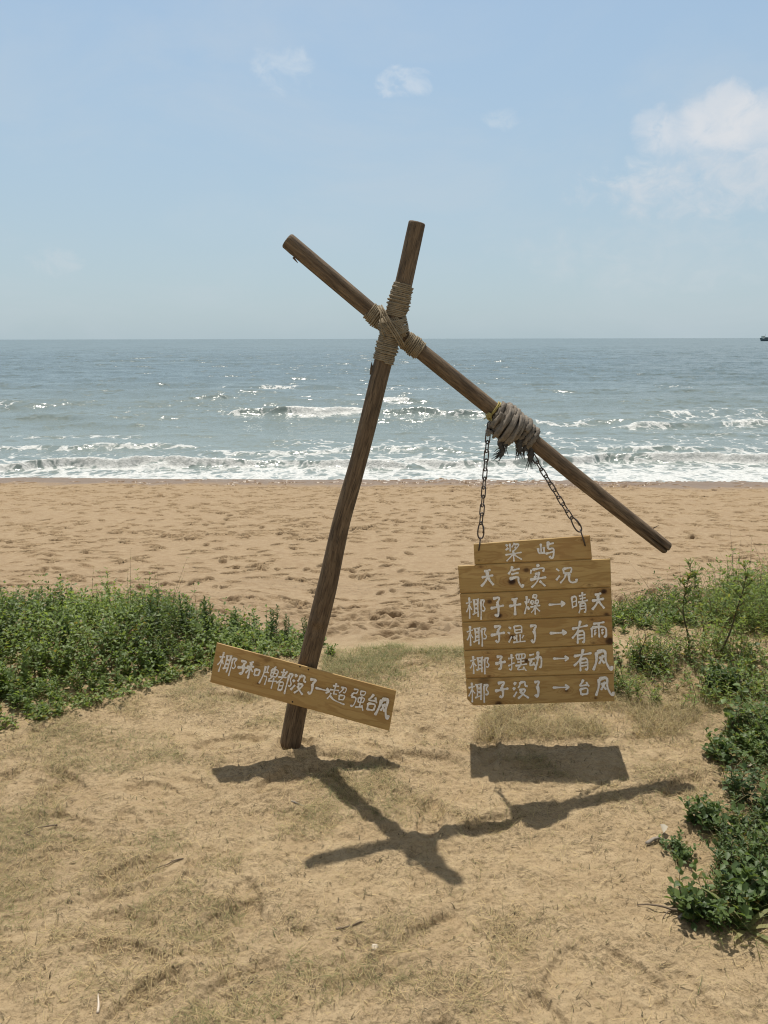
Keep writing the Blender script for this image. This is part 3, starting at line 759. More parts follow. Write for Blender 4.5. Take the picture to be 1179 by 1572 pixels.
# brush characters: strokes on a 100 x 100 field, y down
G_ = {
'椰': ['2,30 32,24', '18,4 19,50 17,97', '17,36 12,52 2,68', '20,42 31,58', '34,18 66,13', '42,18 42,74', '58,15 59,50 57,90', '42,35 57,34', '42,53 57,52', '31,78 64,66', '72,22 93,17 82,40 94,53 88,66 78,62', '72,22 73,60 72,102'],
'子': ['25,16 72,10 48,37', '48,37 57,58 54,86 46,93 34,83', '7,57 93,46'],
'干': ['28,20 72,14', '7,53 93,43', '50,18 51,60 49,99'],
'燥': ['10,34 16,50', '33,25 26,42', '20,11 20,50 3,93', '22,58 32,73', '55,6 56,22', '55,7 77,5 74,20', '56,21 75,20', '42,32 43,48', '42,33 58,31 55,46', '43,47 56,46', '66,32 67,47', '66,32 84,30 80,45', '67,46 81,45', '37,62 93,55', '64,50 64,98', '62,62 55,74 41,86', '66,62 90,84'],
'晴': ['8,25 12,74', '8,26 35,21 32,66', '10,46 32,43', '12,68 32,64', '46,22 84,16', '50,34 82,30', '65,4 65,46', '41,49 94,41', '52,54 50,80 43,96', '52,55 81,51 80,94 71,88', '53,66 78,64', '53,78 78,75'],
'天': ['30,18 70,12', '11,49 87,40', '50,18 47,52 33,74 10,94', '52,50 66,70 86,90'],
'气': ['36,4 28,22 13,38', '32,22 77,15', '28,38 70,32', '17,57 67,47 66,70 86,95 94,80'],
'实': ['48,1 55,14', '18,24 13,41', '20,26 86,19 76,35', '36,38 45,47', '30,52 39,59', '7,67 94,58', '55,34 50,66 35,84 14,98', '57,72 84,95'],
'况': ['10,17 21,30', '7,74 24,52', '38,16 42,45', '38,18 77,13 70,40', '42,43 70,40', '50,44 44,66 24,90', '64,42 62,82 74,91 94,87 95,70'],
'湿': ['9,11 22,22', '3,38 15,47', '6,89 24,60', '38,10 42,46', '38,12 81,7 76,44', '42,28 76,26', '42,45 76,42', '50,54 51,87', '68,52 68,87', '36,60 43,75', '88,55 79,72', '28,91 96,86'],
'了': ['20,17 76,10 50,37', '50,37 60,62 54,88 42,95 28,82'],
'有': ['4,35 96,23', '54,3 42,40 24,60 4,74', '36,46 36,98', '36,48 73,43 72,94 60,87', '37,62 70,60', '37,76 70,74'],
'雨': ['20,14 80,8', '14,34 12,88', '14,36 89,29 86,88 75,81', '50,12 50,90', '26,48 34,55', '24,64 33,71', '62,46 70,53', '62,62 70,69'],
'摆': ['3,31 34,24', '20,5 21,50 20,92 7,81', '3,68 35,52', '44,10 47,34', '44,12 91,7 86,32', '58,11 58,32', '72,10 72,31', '46,35 87,32', '48,51 85,46', '66,36 66,65', '37,69 97,62', '62,68 45,91 84,86', '78,75 92,96'],
'动': ['10,24 41,19', '3,45 47,39', '22,46 7,74 41,66', '34,58 45,76', '48,38 89,31 83,86 70,79', '66,6 64,48 41,96'],
'风': ['24,16 22,56 4,95', '24,18 69,9 66,56 82,90 97,96 98,78', '57,31 33,69', '36,36 61,67'],
'没': ['11,11 24,22', '4,38 16,48', '5,89 26,60', '48,12 46,30 35,43', '48,14 77,9 76,34 92,34', '40,54 81,47 62,76 32,98', '44,60 66,80 94,96'],
'台': ['50,3 34,24 17,41 75,34', '64,18 84,46', '24,56 30,93', '24,58 78,53 71,88', '30,91 73,87'],
'和': ['38,7 13,19', '3,39 51,31', '28,14 28,100', '26,42 5,74', '30,44 47,61', '60,42 63,75', '60,44 93,39 88,70', '63,73 88,70'],
'牌': ['14,11 14,50 3,94', '30,5 30,38', '14,39 43,36', '16,58 37,55 34,96', '73,0 64,14', '52,18 54,50', '52,18 93,13 88,46', '54,32 90,30', '54,49 88,46', '70,18 66,50 49,67', '45,73 99,64', '76,54 76,103'],
'都': ['12,22 45,17', '28,5 28,38', '1,43 55,36', '51,9 30,44 3,70', '20,58 22,95', '20,60 47,55 44,92', '22,75 44,73', '22,93 44,90', '66,20 91,15 78,42 93,56 86,69 76,64', '66,20 66,104'],
'超': ['12,22 45,17', '28,5 28,60', '3,41 51,35', '28,57 47,54', '14,56 12,70 1,88', '10,68 36,86 99,93', '56,20 89,15 84,41 74,38', '70,20 66,34 53,48', '58,54 61,77', '58,55 89,51 84,74', '61,76 84,73'],
'强': ['8,14 37,9 34,28', '11,31 34,28', '11,31 7,49', '7,51 39,46 35,80 22,94 14,86', '54,12 57,31', '54,13 86,9 81,28', '57,30 81,28', '50,44 53,67', '50,45 90,40 84,62', '53,65 84,62', '69,34 69,87', '43,91 85,82', '80,74 96,97'],
'桨': ['13,9 22,19', '8,38 26,28', '34,5 34,47', '60,3 43,27', '56,12 86,9 66,34 44,48', '58,22 66,31', '5,63 95,53', '50,46 50,100', '48,60 34,76 12,94', '52,60 68,74 95,90'],
'屿': ['20,12 20,66', '5,36 6,69 35,62', '35,32 35,69', '56,20 90,15', '60,3 54,47 90,40 83,88 72,95 61,83', '40,69 88,58'],
'→': ['2,52 97,50', '70,16 98,50 72,88'],
}
def chaikin(P, it=2):
    for _ in range(it):
        Q = [P[0]]
        for a, b in zip(P[:-1], P[1:]): Q += [(a[0]*.78+b[0]*.22, a[1]*.78+b[1]*.22), (a[0]*.22+b[0]*.78, a[1]*.22+b[1]*.78)]
        P = Q+[P[-1]]
    return P
def letters(name, items, plane, parent, origin, seed, wmul=1.0):
    """hand-brushed characters as thin raised paint strokes"""
    rgl = random.Random(seed); lift = 0
    for (ch, cx, cy, ww, hh, rot) in items:
        V = []; F = []
        strokes = G_[ch]
        sw = (5.6 if len(strokes) <= 4 else 4.8 if len(strokes) <= 8 else 3.6)*wmul
        if ch == '→': sw = 4.4*wmul
        cr, sr = math.cos(rot), math.sin(rot)
        for st in strokes:
            lift += 1
            P = [tuple(map(float, q.split(','))) for q in st.split()]
            P = [((x-50)/100*ww+rgl.gauss(0, .22), (y-50)/100*hh+rgl.gauss(0, .22)) for x, y in P]
            P = chaikin(P, 2)
            Q = [P[0]]
            for a, b in zip(P[:-1], P[1:]):
                d = math.hypot(b[0]-a[0], b[1]-a[1]); k = max(1, int(d/0.9))
                Q += [(a[0]+(b[0]-a[0])*i/k, a[1]+(b[1]-a[1])*i/k) for i in range(1, k+1)]
            n = len(Q); w0 = sw*rgl.uniform(.86, 1.12); base = len(V)
            short = n < 9
            for i, (x, y) in enumerate(Q):
                a = Q[max(0, i-1)]; b = Q[min(n-1, i+1)]; tx, ty = b[0]-a[0], b[1]-a[1]; l = math.hypot(tx, ty) or 1
                nx_, ny_ = -ty/l, tx/l; u = i/(n-1) if n > 1 else 0
                endr = min(1.0, math.sqrt(max(0.0, 1-max(0, 1-u*(n-1)*.9/(w0*.5))**2)), math.sqrt(max(0.0, 1-max(0, 1-(1-u)*(n-1)*.9/(w0*.42))**2)))
                prof = (0.62+0.7*u if short else 1.25-0.58*math.sin(math.pi*u)**0.7-0.30*u)
                wd = max(0.25, 0.5*w0*prof*endr*(1+0.16*(rgl.random()-.5)))
                off = -0.0009-0.00007*lift-0.00025*u
                for sgn, dz in ((-1, 0), (-.35, -.00006), (.35, -.00006), (1, 0)):
                    X = x+nx_*wd*sgn; Y = y+ny_*wd*sgn
                    V.append(tuple(plane(cx+X*cr-Y*sr, cy+X*sr+Y*cr, off+dz)))
            for i in range(n-1):
                for k in range(3):
                    a = base+i*4+k; F.append((a, a+1, a+5, a+4))
        o_ = mesh_obj('arrow' if ch == '→' else 'character', V, F, m_paint, parent, origin, True)

# nailed board on the pole
NBY = 2.618
def nb_plane(u, v, off): return at(u, v, NBY+off)
nquad = [(333, 986), (608.5, 1059.5), (597.5, 1122), (322.5, 1047)]
nb = plank('sign_board', nquad, nb_plane, 0.022, root, seed=1.7, nx=150, nz=34,
           knots=[(404, 1004, 6.5, 0.35), (411, 1012, 5.0, 0.4), (395, 1020, 4.0, 0.35), (396.5, 1049, 1.4, 0.9), (455, 1062, 2.2, 0.6)])
nb['label'] = 'slanting nailed board with one line of white writing'
r15 = math.radians(15)
row = [('椰', 349, 1018.5, 30, 35, r15), ('子', 373, 1024.5, 20, 26, r15), ('和', 389, 1029, 24, 30, r15), ('牌', 414, 1038, 27, 34, r15), ('都', 437.5, 1045, 25, 38, r15),
       ('没', 459, 1049.5, 23, 33, r15), ('了', 479, 1053.5, 18, 29, r15), ('→', 495.5, 1058.5, 25, 11, r15), ('超', 519, 1064.5, 29, 33, r15), ('强', 550, 1072.5, 25, 34, r15), ('台', 571, 1079, 22, 29, r15), ('风', 589, 1086, 22, 34, r15)]
letters('lettering', row, nb_plane, nb, root.location, 3, 1.0)
def disc(plane, u, v, rpx, dome=0.0012):
    c = plane(u, v, 0); r = rpx/FPX*2.8; V = [tuple(c+Vector((0, -dome-0.0006, 0)))]; F = []
    for ring, (rr, dz) in enumerate(((0.6, dome*0.8+0.0006), (1.0, -0.002))):
        for k in range(12):
            a = k*math.pi/6; V.append((c.x+r*rr*math.cos(a), c.y-dz, c.z+r*rr*math.sin(a)))
    for k in range(12):
        l = (k+1) % 12; F += [(0, 1+k, 1+l), (1+k, 13+k, 13+l, 1+l)]
    return V, F
for (u, v) in ((460.5, 1023.5), (473.5, 1028), (449, 1077.5)):
    V, F = disc(nb_plane, u, v, 1.8); mesh_obj('nail_head', V, F, m_nail, nb, root.location).parent = nb

# hanging sign
HY, HK, HX = 2.726, 0.05, 0.54
def hs_plane(u, v, off): return at(u, v, HY+off, HK, HX)
c0 = hs_plane(822, 1078, 0)
hs = empty('hanging_sign', (c0.x, c0.y+0.009, c0.z))
tag(hs, 'square pine plank sign with six lines of white brush writing, hanging from two chains', 'sign')
Lx = lambda v: 703+(v-868)*(718-703)/(1083-868); Rx = lambda v: 937+(v-857)*(943.5-937)/(1076-857)
lv = [868, 911.3, 955, 998.7, 1041.5, 1083.5]; rv = [857, 901, 944.8, 989.3, 1033.8, 1076.5]
rows = [
 ([(727, 834.5), (905.5, 821.5), (909, 857.95), (728.5, 866.45)], [('桨', 788, 847.5, 29, 30, -.05), ('屿', 839.5, 844.5, 29, 29, -.05)], [(735, 860, 1.6, .5), (893, 829, 1.4, .5)]),
 (None, [('天', 748.5, 886.5, 25, 30, -.04), ('气', 791, 886, 28, 37, -.03), ('实', 826, 883.5, 30, 37, -.04), ('况', 869, 882.5, 36, 31, -.04)], [(786, 893, 5.2, 1.0), (808, 875, 3.6, .75), (738, 870, 2.0, .6), (905, 898, 2, .4)]),
 (None, [('椰', 731, 933, 32, 36, -.04), ('子', 763.5, 931, 25, 36, -.04), ('干', 790.5, 929.5, 23, 31, -.03), ('燥', 817.5, 928, 28, 34, -.03), ('→', 855, 927.3, 28, 10, -.03), ('晴', 890, 925, 29, 36, -.04), ('天', 918.5, 922.5, 25, 30, -.04)], [(766, 945, 4.0, 1.0), (751.5, 923.5, 3.4, .8), (927, 908, 4.2, 1.0), (931, 943, 3, .8), (908, 941, 2, .5)]),
 (None, [('椰', 732.5, 976, 33, 34, -.04), ('子', 764.5, 973, 26, 31, -.04), ('湿', 793, 973.5, 29, 31, -.04), ('了', 819.5, 972, 18, 32, -.03), ('→', 857, 971.3, 29, 9, -.03), ('有', 890.5, 970.5, 28, 38, -.04), ('雨', 919.5, 967.5, 30, 29, -.04)], [(786, 978, 3.6, .95), (909, 951, 1.6, .7), (936, 984, 6.0, .9), (911, 987, 2.0, .6)]),
 (None, [('椰', 737, 1020, 32, 30, -.04), ('子', 768, 1017, 20, 25, -.04), ('摆', 794.5, 1016.5, 31, 30, -.04), ('动', 822.5, 1014, 24, 32, -.04), ('→', 861, 1010.8, 27, 9.5, -.02), ('有', 895, 1013, 31, 37, -.04), ('风', 924.5, 1012.5, 31, 36, -.03)], [(808, 1014.5, 3.0, .9), (749, 1002, 1.6, .6), (751, 1038, 2.0, .6), (913, 1028, 1.5, .5)]),
 (None, [('椰', 735.5, 1062, 34, 33, -.04), ('子', 770.5, 1058.5, 25, 29, -.04), ('没', 799.5, 1058.5, 26, 29, -.04), ('了', 825, 1057, 17, 29, -.03), ('→', 861.5, 1055, 28, 9.5, -.02), ('台', 896.5, 1055.5, 23, 26, -.04), ('风', 927.5, 1053, 29, 33, -.03)], [(743, 1046, 8.0, .45), (765.5, 1080.5, 4.5, .9), (869.5, 1060.5, 2.4, .8), (914.5, 1071.5, 1.6, .8)]),
]
for i, (q, txt, kn) in enumerate(rows):
    if q is None:
        a, b = lv[i-1], lv[i]; c_, d_ = rv[i-1], rv[i]; g = 0.33
        q = [(Lx(a), a+g), (Rx(c_), c_+g), (Rx(d_)+(0.8 if i == 4 else 0), d_-g), (Lx(b), b-g)]
    pl = plank('plank', q, hs_plane, 0.017, hs, kn, seed=0.37+1.31*i, chamfer=(0.022, 0.028) if i == 5 else None)
    letters('lettering', txt, hs_plane, pl, hs.location, 10+i)
for i in range(5):      # tongues close the joints from inside, so the seams read as dark grooves
    a, c_ = lv[i], rv[i]; x0, x1 = (Lx(a)+1.2, Rx(c_)-1.2) if i else (730, 907.5)
    ya = lambda u: a+(c_-a)*(u-Lx(a))/(Rx(c_)-Lx(a))
    plank('tongue', [(x0, ya(x0)-2.6), (x1, ya(x1)-2.6), (x1, ya(x1)+2.6), (x0, ya(x0)+2.6)], lambda u, v, off: hs_plane(u, v, off+0.0065), 0.005, hs, seed=20+i, nx=8, nz=2, bev=0.0004)
hs.children[0]['label'] = 'short top plank with two characters'
# battens screwed across the back hold the planks together
for bu in (752, 890):
    q = [(bu-11, 846), (bu+11, 846), (bu+13, 1074), (bu-9, 1074)]
    plank('batten', q, lambda u, v, off: hs_plane(u, v, off+0.018), 0.02, hs, seed=9+bu*0.01, nx=4, nz=60)

# ------------------------------------------------------------------ chains
def link_mesh(L, Wd, r, open_=False):
    th = np.linspace(0, 2*math.pi, 33)[:-1]; a = L/2-Wd/2
    P = np.stack([Wd/2*np.cos(th), np.zeros_like(th), Wd/2*np.sin(th)+np.where(np.sin(th) >= 0, a, -a)], -1)
    return tube(P, r, 8, closed=True)
def frame_to(p, d, tw):
    z = Vector(d).normalized(); x = Vector((0, 1, 0)).cross(z).normalized(); y = z.cross(x)
    c, s = math.cos(tw), math.sin(tw); xr = x*c+y*s; yr = z.cross(xr)
    return Matrix(((xr.x, yr.x, z.x, p[0]), (xr.y, yr.y, z.y, p[1]), (xr.z, yr.z, z.z, p[2]), (0, 0, 0, 1)))
def put_on(V, M): return (np.asarray(V) @ np.array(M.to_3x3()).T) + np.array(M.translation)
def chain(a, b, hook_top, hook_bot, n, label):
    rt = empty('chain', a); tag(rt, label, 'chain', 'chains holding the hanging sign')
    A, B = Vector(a), Vector(b); L = (B-A).length/n
    for i in range(n):
        p = A+(B-A)*((i+.5)/n); tw = (math.radians(38) if i % 2 else math.radians(-52))
        V, F, W = link_mesh(L*1.34, 0.0175, 0.0024)
        V = put_on(V, frame_to(p, B-A, tw+random.uniform(-.12, .12)))
        mesh_obj('link', V, F, m_steel, rt, rt.location)
    # pear-shaped snap hook
    C, D = Vector(hook_top), Vector(hook_bot); ln = (D-C).length
    th = np.linspace(0, 2*math.pi, 41)[:-1]
    z = np.cos(th)*ln/2; wd = 0.0115*np.sin(th)*(1-0.35*np.cos(th))
    V, F, W = tube(np.stack([wd, 0*th, z], -1), 0.0029, 8, closed=True)
    M = frame_to((C+D)/2, C-D, math.radians(12)); V = put_on(V, M)
    sh = mesh_obj('snap_hook', V, F, m_steel, rt, rt.location)
    V, F, W = tube([(0.0098, 0.0, ln*0.22), (0.0112, 0.0, 0.0), (0.0098, 0, -ln*0.18)], 0.0038, 8); V = put_on(V, M)
    mesh_obj('gate_sleeve', V, F, m_steel, sh, rt.location)
    return rt
CY = AY-0.006
cl = chain(at(750.5, 650, CY), at(738.5, 803, CY), at(738.2, 801, CY), at(738, 827, CY), 11, 'nearly upright steel chain tied with yellow twine under the thick rope knot')
cr = chain(at(811, 688, CY), at(877, 795, CY), at(876.5, 793, CY), at(891.5, 816, CY), 10, 'slanting steel chain running from the dark rope tails towards the beam tip')
# eye screws in the top plank (part of the sign)
for (u, v, ue, ve) in ((737.5, 826, 735, 845), (891, 814, 898.5, 838)):
    a = hs_plane(u, v, 0.004); b = hs_plane(ue, ve, -0.004)
    V, F, W = tube([a+Vector((0, 0.004, 0.002)), a, (a+b)/2+Vector((0, -0.003, 0)), b, b+Vector((0.0, 0.012, 0))], 0.0026, 8)
    mesh_obj('hanging_hook', V, F, m_steel, hs, hs.location)

# ------------------------------------------------------------------ vegetation
def leaf_mat(name, lo, hi, dry=(0.22, 0.17, 0.06), trans=0.38, rough=0.5):
    m, t, o = material(name)
    a = t.attr('tint').outputs['Vector']; s_ = t.n('ShaderNodeSeparateXYZ'); t.nt.links.new(a, s_.inputs[0])
    c = t.mix(s_.outputs[0], lo, hi); c = t.mix(s_.outputs[1], c, dry); c = t.mix(s_.outputs[2], c, (0.085, 0.062, 0.036))
    p = t.n('ShaderNodeBsdfPrincipled', {'Base Color': c, 'Roughness': rough})
    p.inputs['Specular IOR Level'].default_value = 0.45
    tr_ = t.n('ShaderNodeBsdfTranslucent', {'Color': t.mix(0.6, c, t.mix(1.0, c, (2.2, 2.0, 0.7), 'MULTIPLY'))})
    mx = t.n('ShaderNodeMixShader', {0: trans}); t.nt.links.new(p.outputs[0], mx.inputs[1]); t.nt.links.new(tr_.outputs[0], mx.inputs[2])
    t.nt.links.new(mx.outputs[0], o.inputs['Surface']); return m
m_leaf = leaf_mat('green leaf', (0.060, 0.100, 0.026), (0.215, 0.290, 0.095), trans=0.45)
m_leafd = leaf_mat('dark glossy leaf', (0.042, 0.078, 0.024), (0.150, 0.215, 0.072), rough=0.52)
m_grass = leaf_mat('grass blade', (0.070, 0.105, 0.028), (0.150, 0.180, 0.060), dry=(0.50, 0.385, 0.215), trans=0.25, rough=0.7)
m_stem, t, o = material('plant stem')
a = t.attr('tint').outputs['Vector']; s_ = t.n('ShaderNodeSeparateXYZ'); t.nt.links.new(a, s_.inputs[0])
principled(t, o, Base_Color=t.mix(s_.outputs[0], (0.075, 0.055, 0.030), (0.14, 0.13, 0.055)), Roughness=0.8)
m_flower, t, o = material('pale violet petal'); principled(t, o, Base_Color=(0.24, 0.25, 0.42, 1), Roughness=0.7)

LEAF_V = np.array([(0, 0, 0), (-.30, .30, .10), (0, .32, 0), (.30, .30, .10), (-.48, .66, .10), (0, .68, -.02), (.48, .66, .10), (0, 1, -.06)], float)
NARROW_V = np.array([(0, 0, 0), (-.40, .25, .08), (0, .27, 0), (.40, .25, .08), (-.42, .60, .06), (0, .62, -.02), (.42, .60, .06), (0, 1, -.10)], float)
LEAF_F = [(0, 2, 1), (0, 3, 2), (1, 2, 5, 4), (2, 3, 6, 5), (4, 5, 7), (5, 6, 7)]
LEAF_T = np.array([(0, 2, 1), (0, 3, 2), (1, 2, 5), (1, 5, 4), (2, 3, 6), (2, 6, 5), (4, 5, 7), (5, 6, 7)])
def leaves(pos, dirs, ln, wd, tmpl=LEAF_V, roll=None, rng=RNG):
    """batch of leaves: base positions, pointing directions, lengths, widths"""
    pos = np.asarray(pos, float); d = np.asarray(dirs, float); d = d/(np.linalg.norm(d, axis=1)[:, None]+1e-9); n = len(pos)
    up = np.tile([0, 0, 1.0], (n, 1))+rng.normal(0, 0.35, (n, 3))
    x = np.cross(d, up); x /= np.linalg.norm(x, axis=1)[:, None]+1e-9; z = np.cross(x, d)
    ln = np.broadcast_to(ln, (n,)); wd = np.broadcast_to(wd, (n,))
    V = pos[:, None]+tmpl[None, :, 0, None]*wd[:, None, None]*x[:, None]+tmpl[None, :, 1, None]*ln[:, None, None]*d[:, None]+tmpl[None, :, 2, None]*ln[:, None, None]*z[:, None]
    F = LEAF_T[None]+(np.arange(n)*len(tmpl))[:, None, None]
    return V.reshape(-1, 3), F.reshape(-1, 3)
def shoots(bases, heights, leaf_ln, leaf_wd, per, tmpl=LEAF_V, lean=0.35, tint=None, start=0.2, up=0.35, rng=RNG, dry=0.04):
    """leafy shoots: opposite pairs of leaves along a leaning stem -> leaf verts/faces/tints, stem verts/faces"""
    n = len(bases); bases = np.asarray(bases, float); heights = np.asarray(heights, float)
    az = rng.random(n)*2*math.pi; lv_ = np.stack([np.cos(az), np.sin(az), 0*az], -1)*(lean*rng.random(n)*heights)[:, None]
    top = bases+lv_; top[:, 2] += heights
    u = start+(1-start)*np.linspace(0, 1, per)
    U = np.repeat(u[None], n, 0)
    P = bases[:, None]*(1-U[..., None])+top[:, None]*U[..., None]
    P[..., 0] += lv_[:, 0:1]*0.35*(U**2-U); P[..., 1] += lv_[:, 1:2]*0.35*(U**2-U)
    ph_ = rng.random(n)[:, None]*6.28+np.arange(per)[None]*math.pi/2
    V = []; T = []
    if tint is None: tint = rng.random(n)
    pos = []; dr = []; ln = []; wd = []; tn = []
    for sgn in (0, math.pi):
        a = ph_+sgn+rng.normal(0, 0.35, ph_.shape); e = up+rng.normal(0, 0.28, ph_.shape)+0.5*(U-0.5)
        dr.append(np.stack([np.cos(a)*np.cos(e), np.sin(a)*np.cos(e), np.sin(e)], -1).reshape(-1, 3)); pos.append(P.reshape(-1, 3))
        sc = (1.05-0.45*np.abs(U-0.45))*rng.uniform(0.7, 1.2, U.shape); ln.append((leaf_ln*sc).ravel()); wd.append((leaf_wd*sc).ravel())
        dd = (rng.random(U.shape) < dry)*rng.uniform(0.4, 1, U.shape)
        tn.append(np.stack([np.clip(tint[:, None]+rng.normal(0, 0.18, U.shape)+0.25*(U-0.6), 0, 1), dd, 0*dd], -1).reshape(-1, 3))
    V, F = leaves(np.concatenate(pos), np.concatenate(dr), np.concatenate(ln), np.concatenate(wd), tmpl, rng=rng)
    T = np.repeat(np.concatenate(tn), len(tmpl), 0)
    # stems: three-sided slivers
    k = np.linspace(0, 1, 4); SP = bases[:, None]*(1-k[None, :, None])+top[:, None]*k[None, :, None]
    SP[..., 0] += lv_[:, 0:1]*0.35*(k**2-k); SP[..., 1] += lv_[:, 1:2]*0.35*(k**2-k)
    off = np.array([(1, 0, 0), (-.5, .87, 0), (-.5, -.87, 0)]); rr = (0.0016*(1.2-k))[None, :, None, None]
    SV = SP[:, :, None]+off[None, None]*rr
    b = np.arange(n)[:, None, None]*12; i = np.arange(3)[None, :, None]*3; c = np.arange(3)[None, None]; c2 = (c+1) % 3
    q = np.stack([b+i+c, b+i+c2, b+i+3+c2, b+i+3+c], -1).reshape(-1, 4)
    SF = np.concatenate([q[:, [0, 1, 2]], q[:, [0, 2, 3]]])
    return V, F, T, SV.reshape(-1, 3), SF
class Bag:
    def __init__(s): s.V = []; s.F = []; s.T = []; s.k = 0
    def add(s, V, F, T):
        if len(V) == 0: return
        s.V.append(V); s.F.append(F+s.k); s.T.append(np.broadcast_to(T, (len(V), 3))); s.k += len(V)
    def build(s, name, mat, parent=None, origin=(0, 0, 0)):
        return mesh_obj(name, np.concatenate(s.V), np.concatenate(s.F), mat, parent, origin, True, {'tint': np.concatenate(s.T)})
def inpoly(x, y, poly):
    r = np.zeros(len(x), bool); n = len(poly); j = n-1
    for i in range(n):
        xi, yi = poly[i]; xj, yj = poly[j]
        r ^= ((yi > y) != (yj > y)) & (x < (xj-xi)*(y-yi)/(yj-yi+1e-12)+xi); j = i
    return r
def scatter(poly, n, rng, dens=None):
    P = np.array(poly); lo, hi = P.min(0), P.max(0); out = []
    while sum(map(len, out)) < n:
        q = lo+(hi-lo)*rng.random((n*2, 2)); k = inpoly(q[:, 0], q[:, 1], poly)
        if dens is not None: k &= rng.random(len(q)) < dens(q[:, 0], q[:, 1])
        out.append(q[k])
    return np.concatenate(out)[:n]
def grass_blades(xy, ln, wd, flat, dry, rng, z=None, green=None):
    """thin bent blades; flat 1 = lying on the sand, 0 = upright"""
    n = len(xy); az = rng.random(n)*2*math.pi; ln = np.broadcast_to(ln, (n,)); wd = np.broadcast_to(wd, (n,)); fl = np.broadcast_to(flat, (n,))
    z0 = ground(xy[:, 0], xy[:, 1]) if z is None else z
    hd = np.stack([np.cos(az), np.sin(az)], -1); side = np.stack([-np.sin(az), np.cos(az)], -1); curl = rng.normal(0, 0.35, n)
    V = np.zeros((n, 8, 3))
    for i, u in enumerate((0, 0.38, 0.72, 1.0)):
        el = (1-fl)*1.35*(1-0.45*u)
        r = ln*u*(np.cos(el)); h = ln*u*np.sin(el)+0.0025+fl*0.006*np.sin(u*3.1)*rng.random(n)
        c = xy+hd*r[:, None]+side*(curl*ln*u*u)[:, None]
        zz = np.where(fl > 0.6, ground(c[:, 0], c[:, 1]), z0)
        ww = wd*(1-0.75*u)*0.5
        for k, sg in enumerate((-1, 1)):
            V[:, i*2+k, :2] = c+side*(sg*ww)[:, None]; V[:, i*2+k, 2] = zz+h
    b = np.arange(n)[:, None]*8
    F = np.concatenate([np.concatenate([b+[2*i, 2*i+1, 2*i+3], b+[2*i, 2*i+3, 2*i+2]], 0) for i in range(3)])
    g = rng.random(n) if green is None else green
    T = np.repeat(np.stack([g, np.clip(dry+rng.normal(0, 0.25, n), 0, 1), (rng.random(n) < 0.30*(dry > 0.6))*rng.uniform(0.4, 1.0, n)], -1), 8, 0)
    return V.reshape(-1, 3), F, T

# left-hand bank of creeping shrub
def front_left(x): return np.interp(x, [-4.0, -1.75, -1.50, -1.30, -1.05, -0.80, -0.55, -0.36], [2.45, 2.79, 2.95, 3.14, 3.39, 3.55, 3.68, 3.79])
rl = np.random.default_rng(21)
polyL = [(-4.2, 2.5), (-1.8, 2.79), (-1.50, 2.95), (-1.28, 3.15), (-1.05, 3.40), (-0.80, 3.55), (-0.55, 3.70), (-0.34, 3.82), (-0.36, 4.02), (-0.8, 4.15), (-1.5, 4.5), (-4.6, 4.9)]
q = scatter(polyL, 6200, rl)
edge = np.clip((q[:, 1]-front_left(q[:, 0]))/0.45, 0, 1); wid = np.clip((-q[:, 0]-0.30)/0.9, 0.15, 1)
clump = fbm(q[:, 0]*3.2, q[:, 1]*3.2, 91, 3)
hgt = (0.055+0.155*edge**0.7*wid)*(0.30+1.35*clump)*rl.uniform(0.40, 1.20, len(q))*(1+0.45*(rl.random(len(q)) > 0.96))
hgt = hgt*(1-0.35*smooth(q[:, 1]-front_left(q[:, 0]), 0.8, 1.6))
b3 = np.stack([q[:, 0], q[:, 1], ground(q[:, 0], q[:, 1])-0.01], -1)
kind = vnoise(q[:, 0]*4.5, q[:, 1]*4.5, 95)+rl.normal(0, 0.12, len(q))
lb, st = Bag(), Bag()
for sel, tm, l_, w_, per in ((kind < 0.62, LEAF_V, 0.029, 0.0185, 7), (kind >= 0.62, NARROW_V, 0.028, 0.0090, 11)):
    V, F, T, SV, SF = shoots(b3[sel], hgt[sel], l_, w_, per, tm, 0.75, np.clip(0.55+0.9*(vnoise(q[sel, 0]*2.5, q[sel, 1]*2.5, 97)-0.5)+rl.normal(0, .12, sel.sum()), 0, 1), rng=rl)
    lb.add(V, F, T); st.add(SV, SF, (0.5, 0, 0))
gq = scatter([(a, b-0.10) for a, b in polyL], 2600, rl)
V, F, T = grass_blades(gq, rl.uniform(0.05, 0.16, len(gq)), 0.003, rl.uniform(0.05, 0.7, len(gq)), 0.25, rl); lb.add(V, F, T)
q2 = scatter([(-2.2, 2.58), (-1.5, 2.84), (-1.2, 3.10), (-0.9, 3.38), (-0.45, 3.60), (-0.45, 3.70), (-0.9, 3.48), (-1.3, 3.12), (-1.6, 2.86), (-2.2, 2.7)], 260, rl)   # runners at the thinning edge
V, F, T, SV, SF = shoots(np.stack([q2[:, 0], q2[:, 1], ground(q2[:, 0], q2[:, 1])-.005], -1), rl.uniform(0.015, 0.06, len(q2)), 0.024, 0.014, 4, LEAF_V, 2.2, rl.uniform(0.3, 1, len(q2)), rng=rl, dry=0.15); lb.add(V, F, T); st.add(SV, SF, (0.3, 0, 0))
bg2 = np.nonzero(rl.random(len(q)) < 0.035)[0]
V, F, T, SV, SF = shoots(b3[bg2], hgt[bg2]*1.45+0.02, 0.016, 0.006, 8, NARROW_V, 0.5, rl.uniform(0, .6, len(bg2)), rng=rl, dry=0.7); lb.add(V, F, T); st.add(SV, SF, (0.0, 0, 0))
cov = lb.build('ground_cover', m_leaf); tag(cov, 'dense green creeping shrub covering the bank left of the pole', 'ground cover', kind='stuff')
so = st.build('cover_stems', m_stem, cov); so['kind'] = 'stuff'; so.name = 'stem'

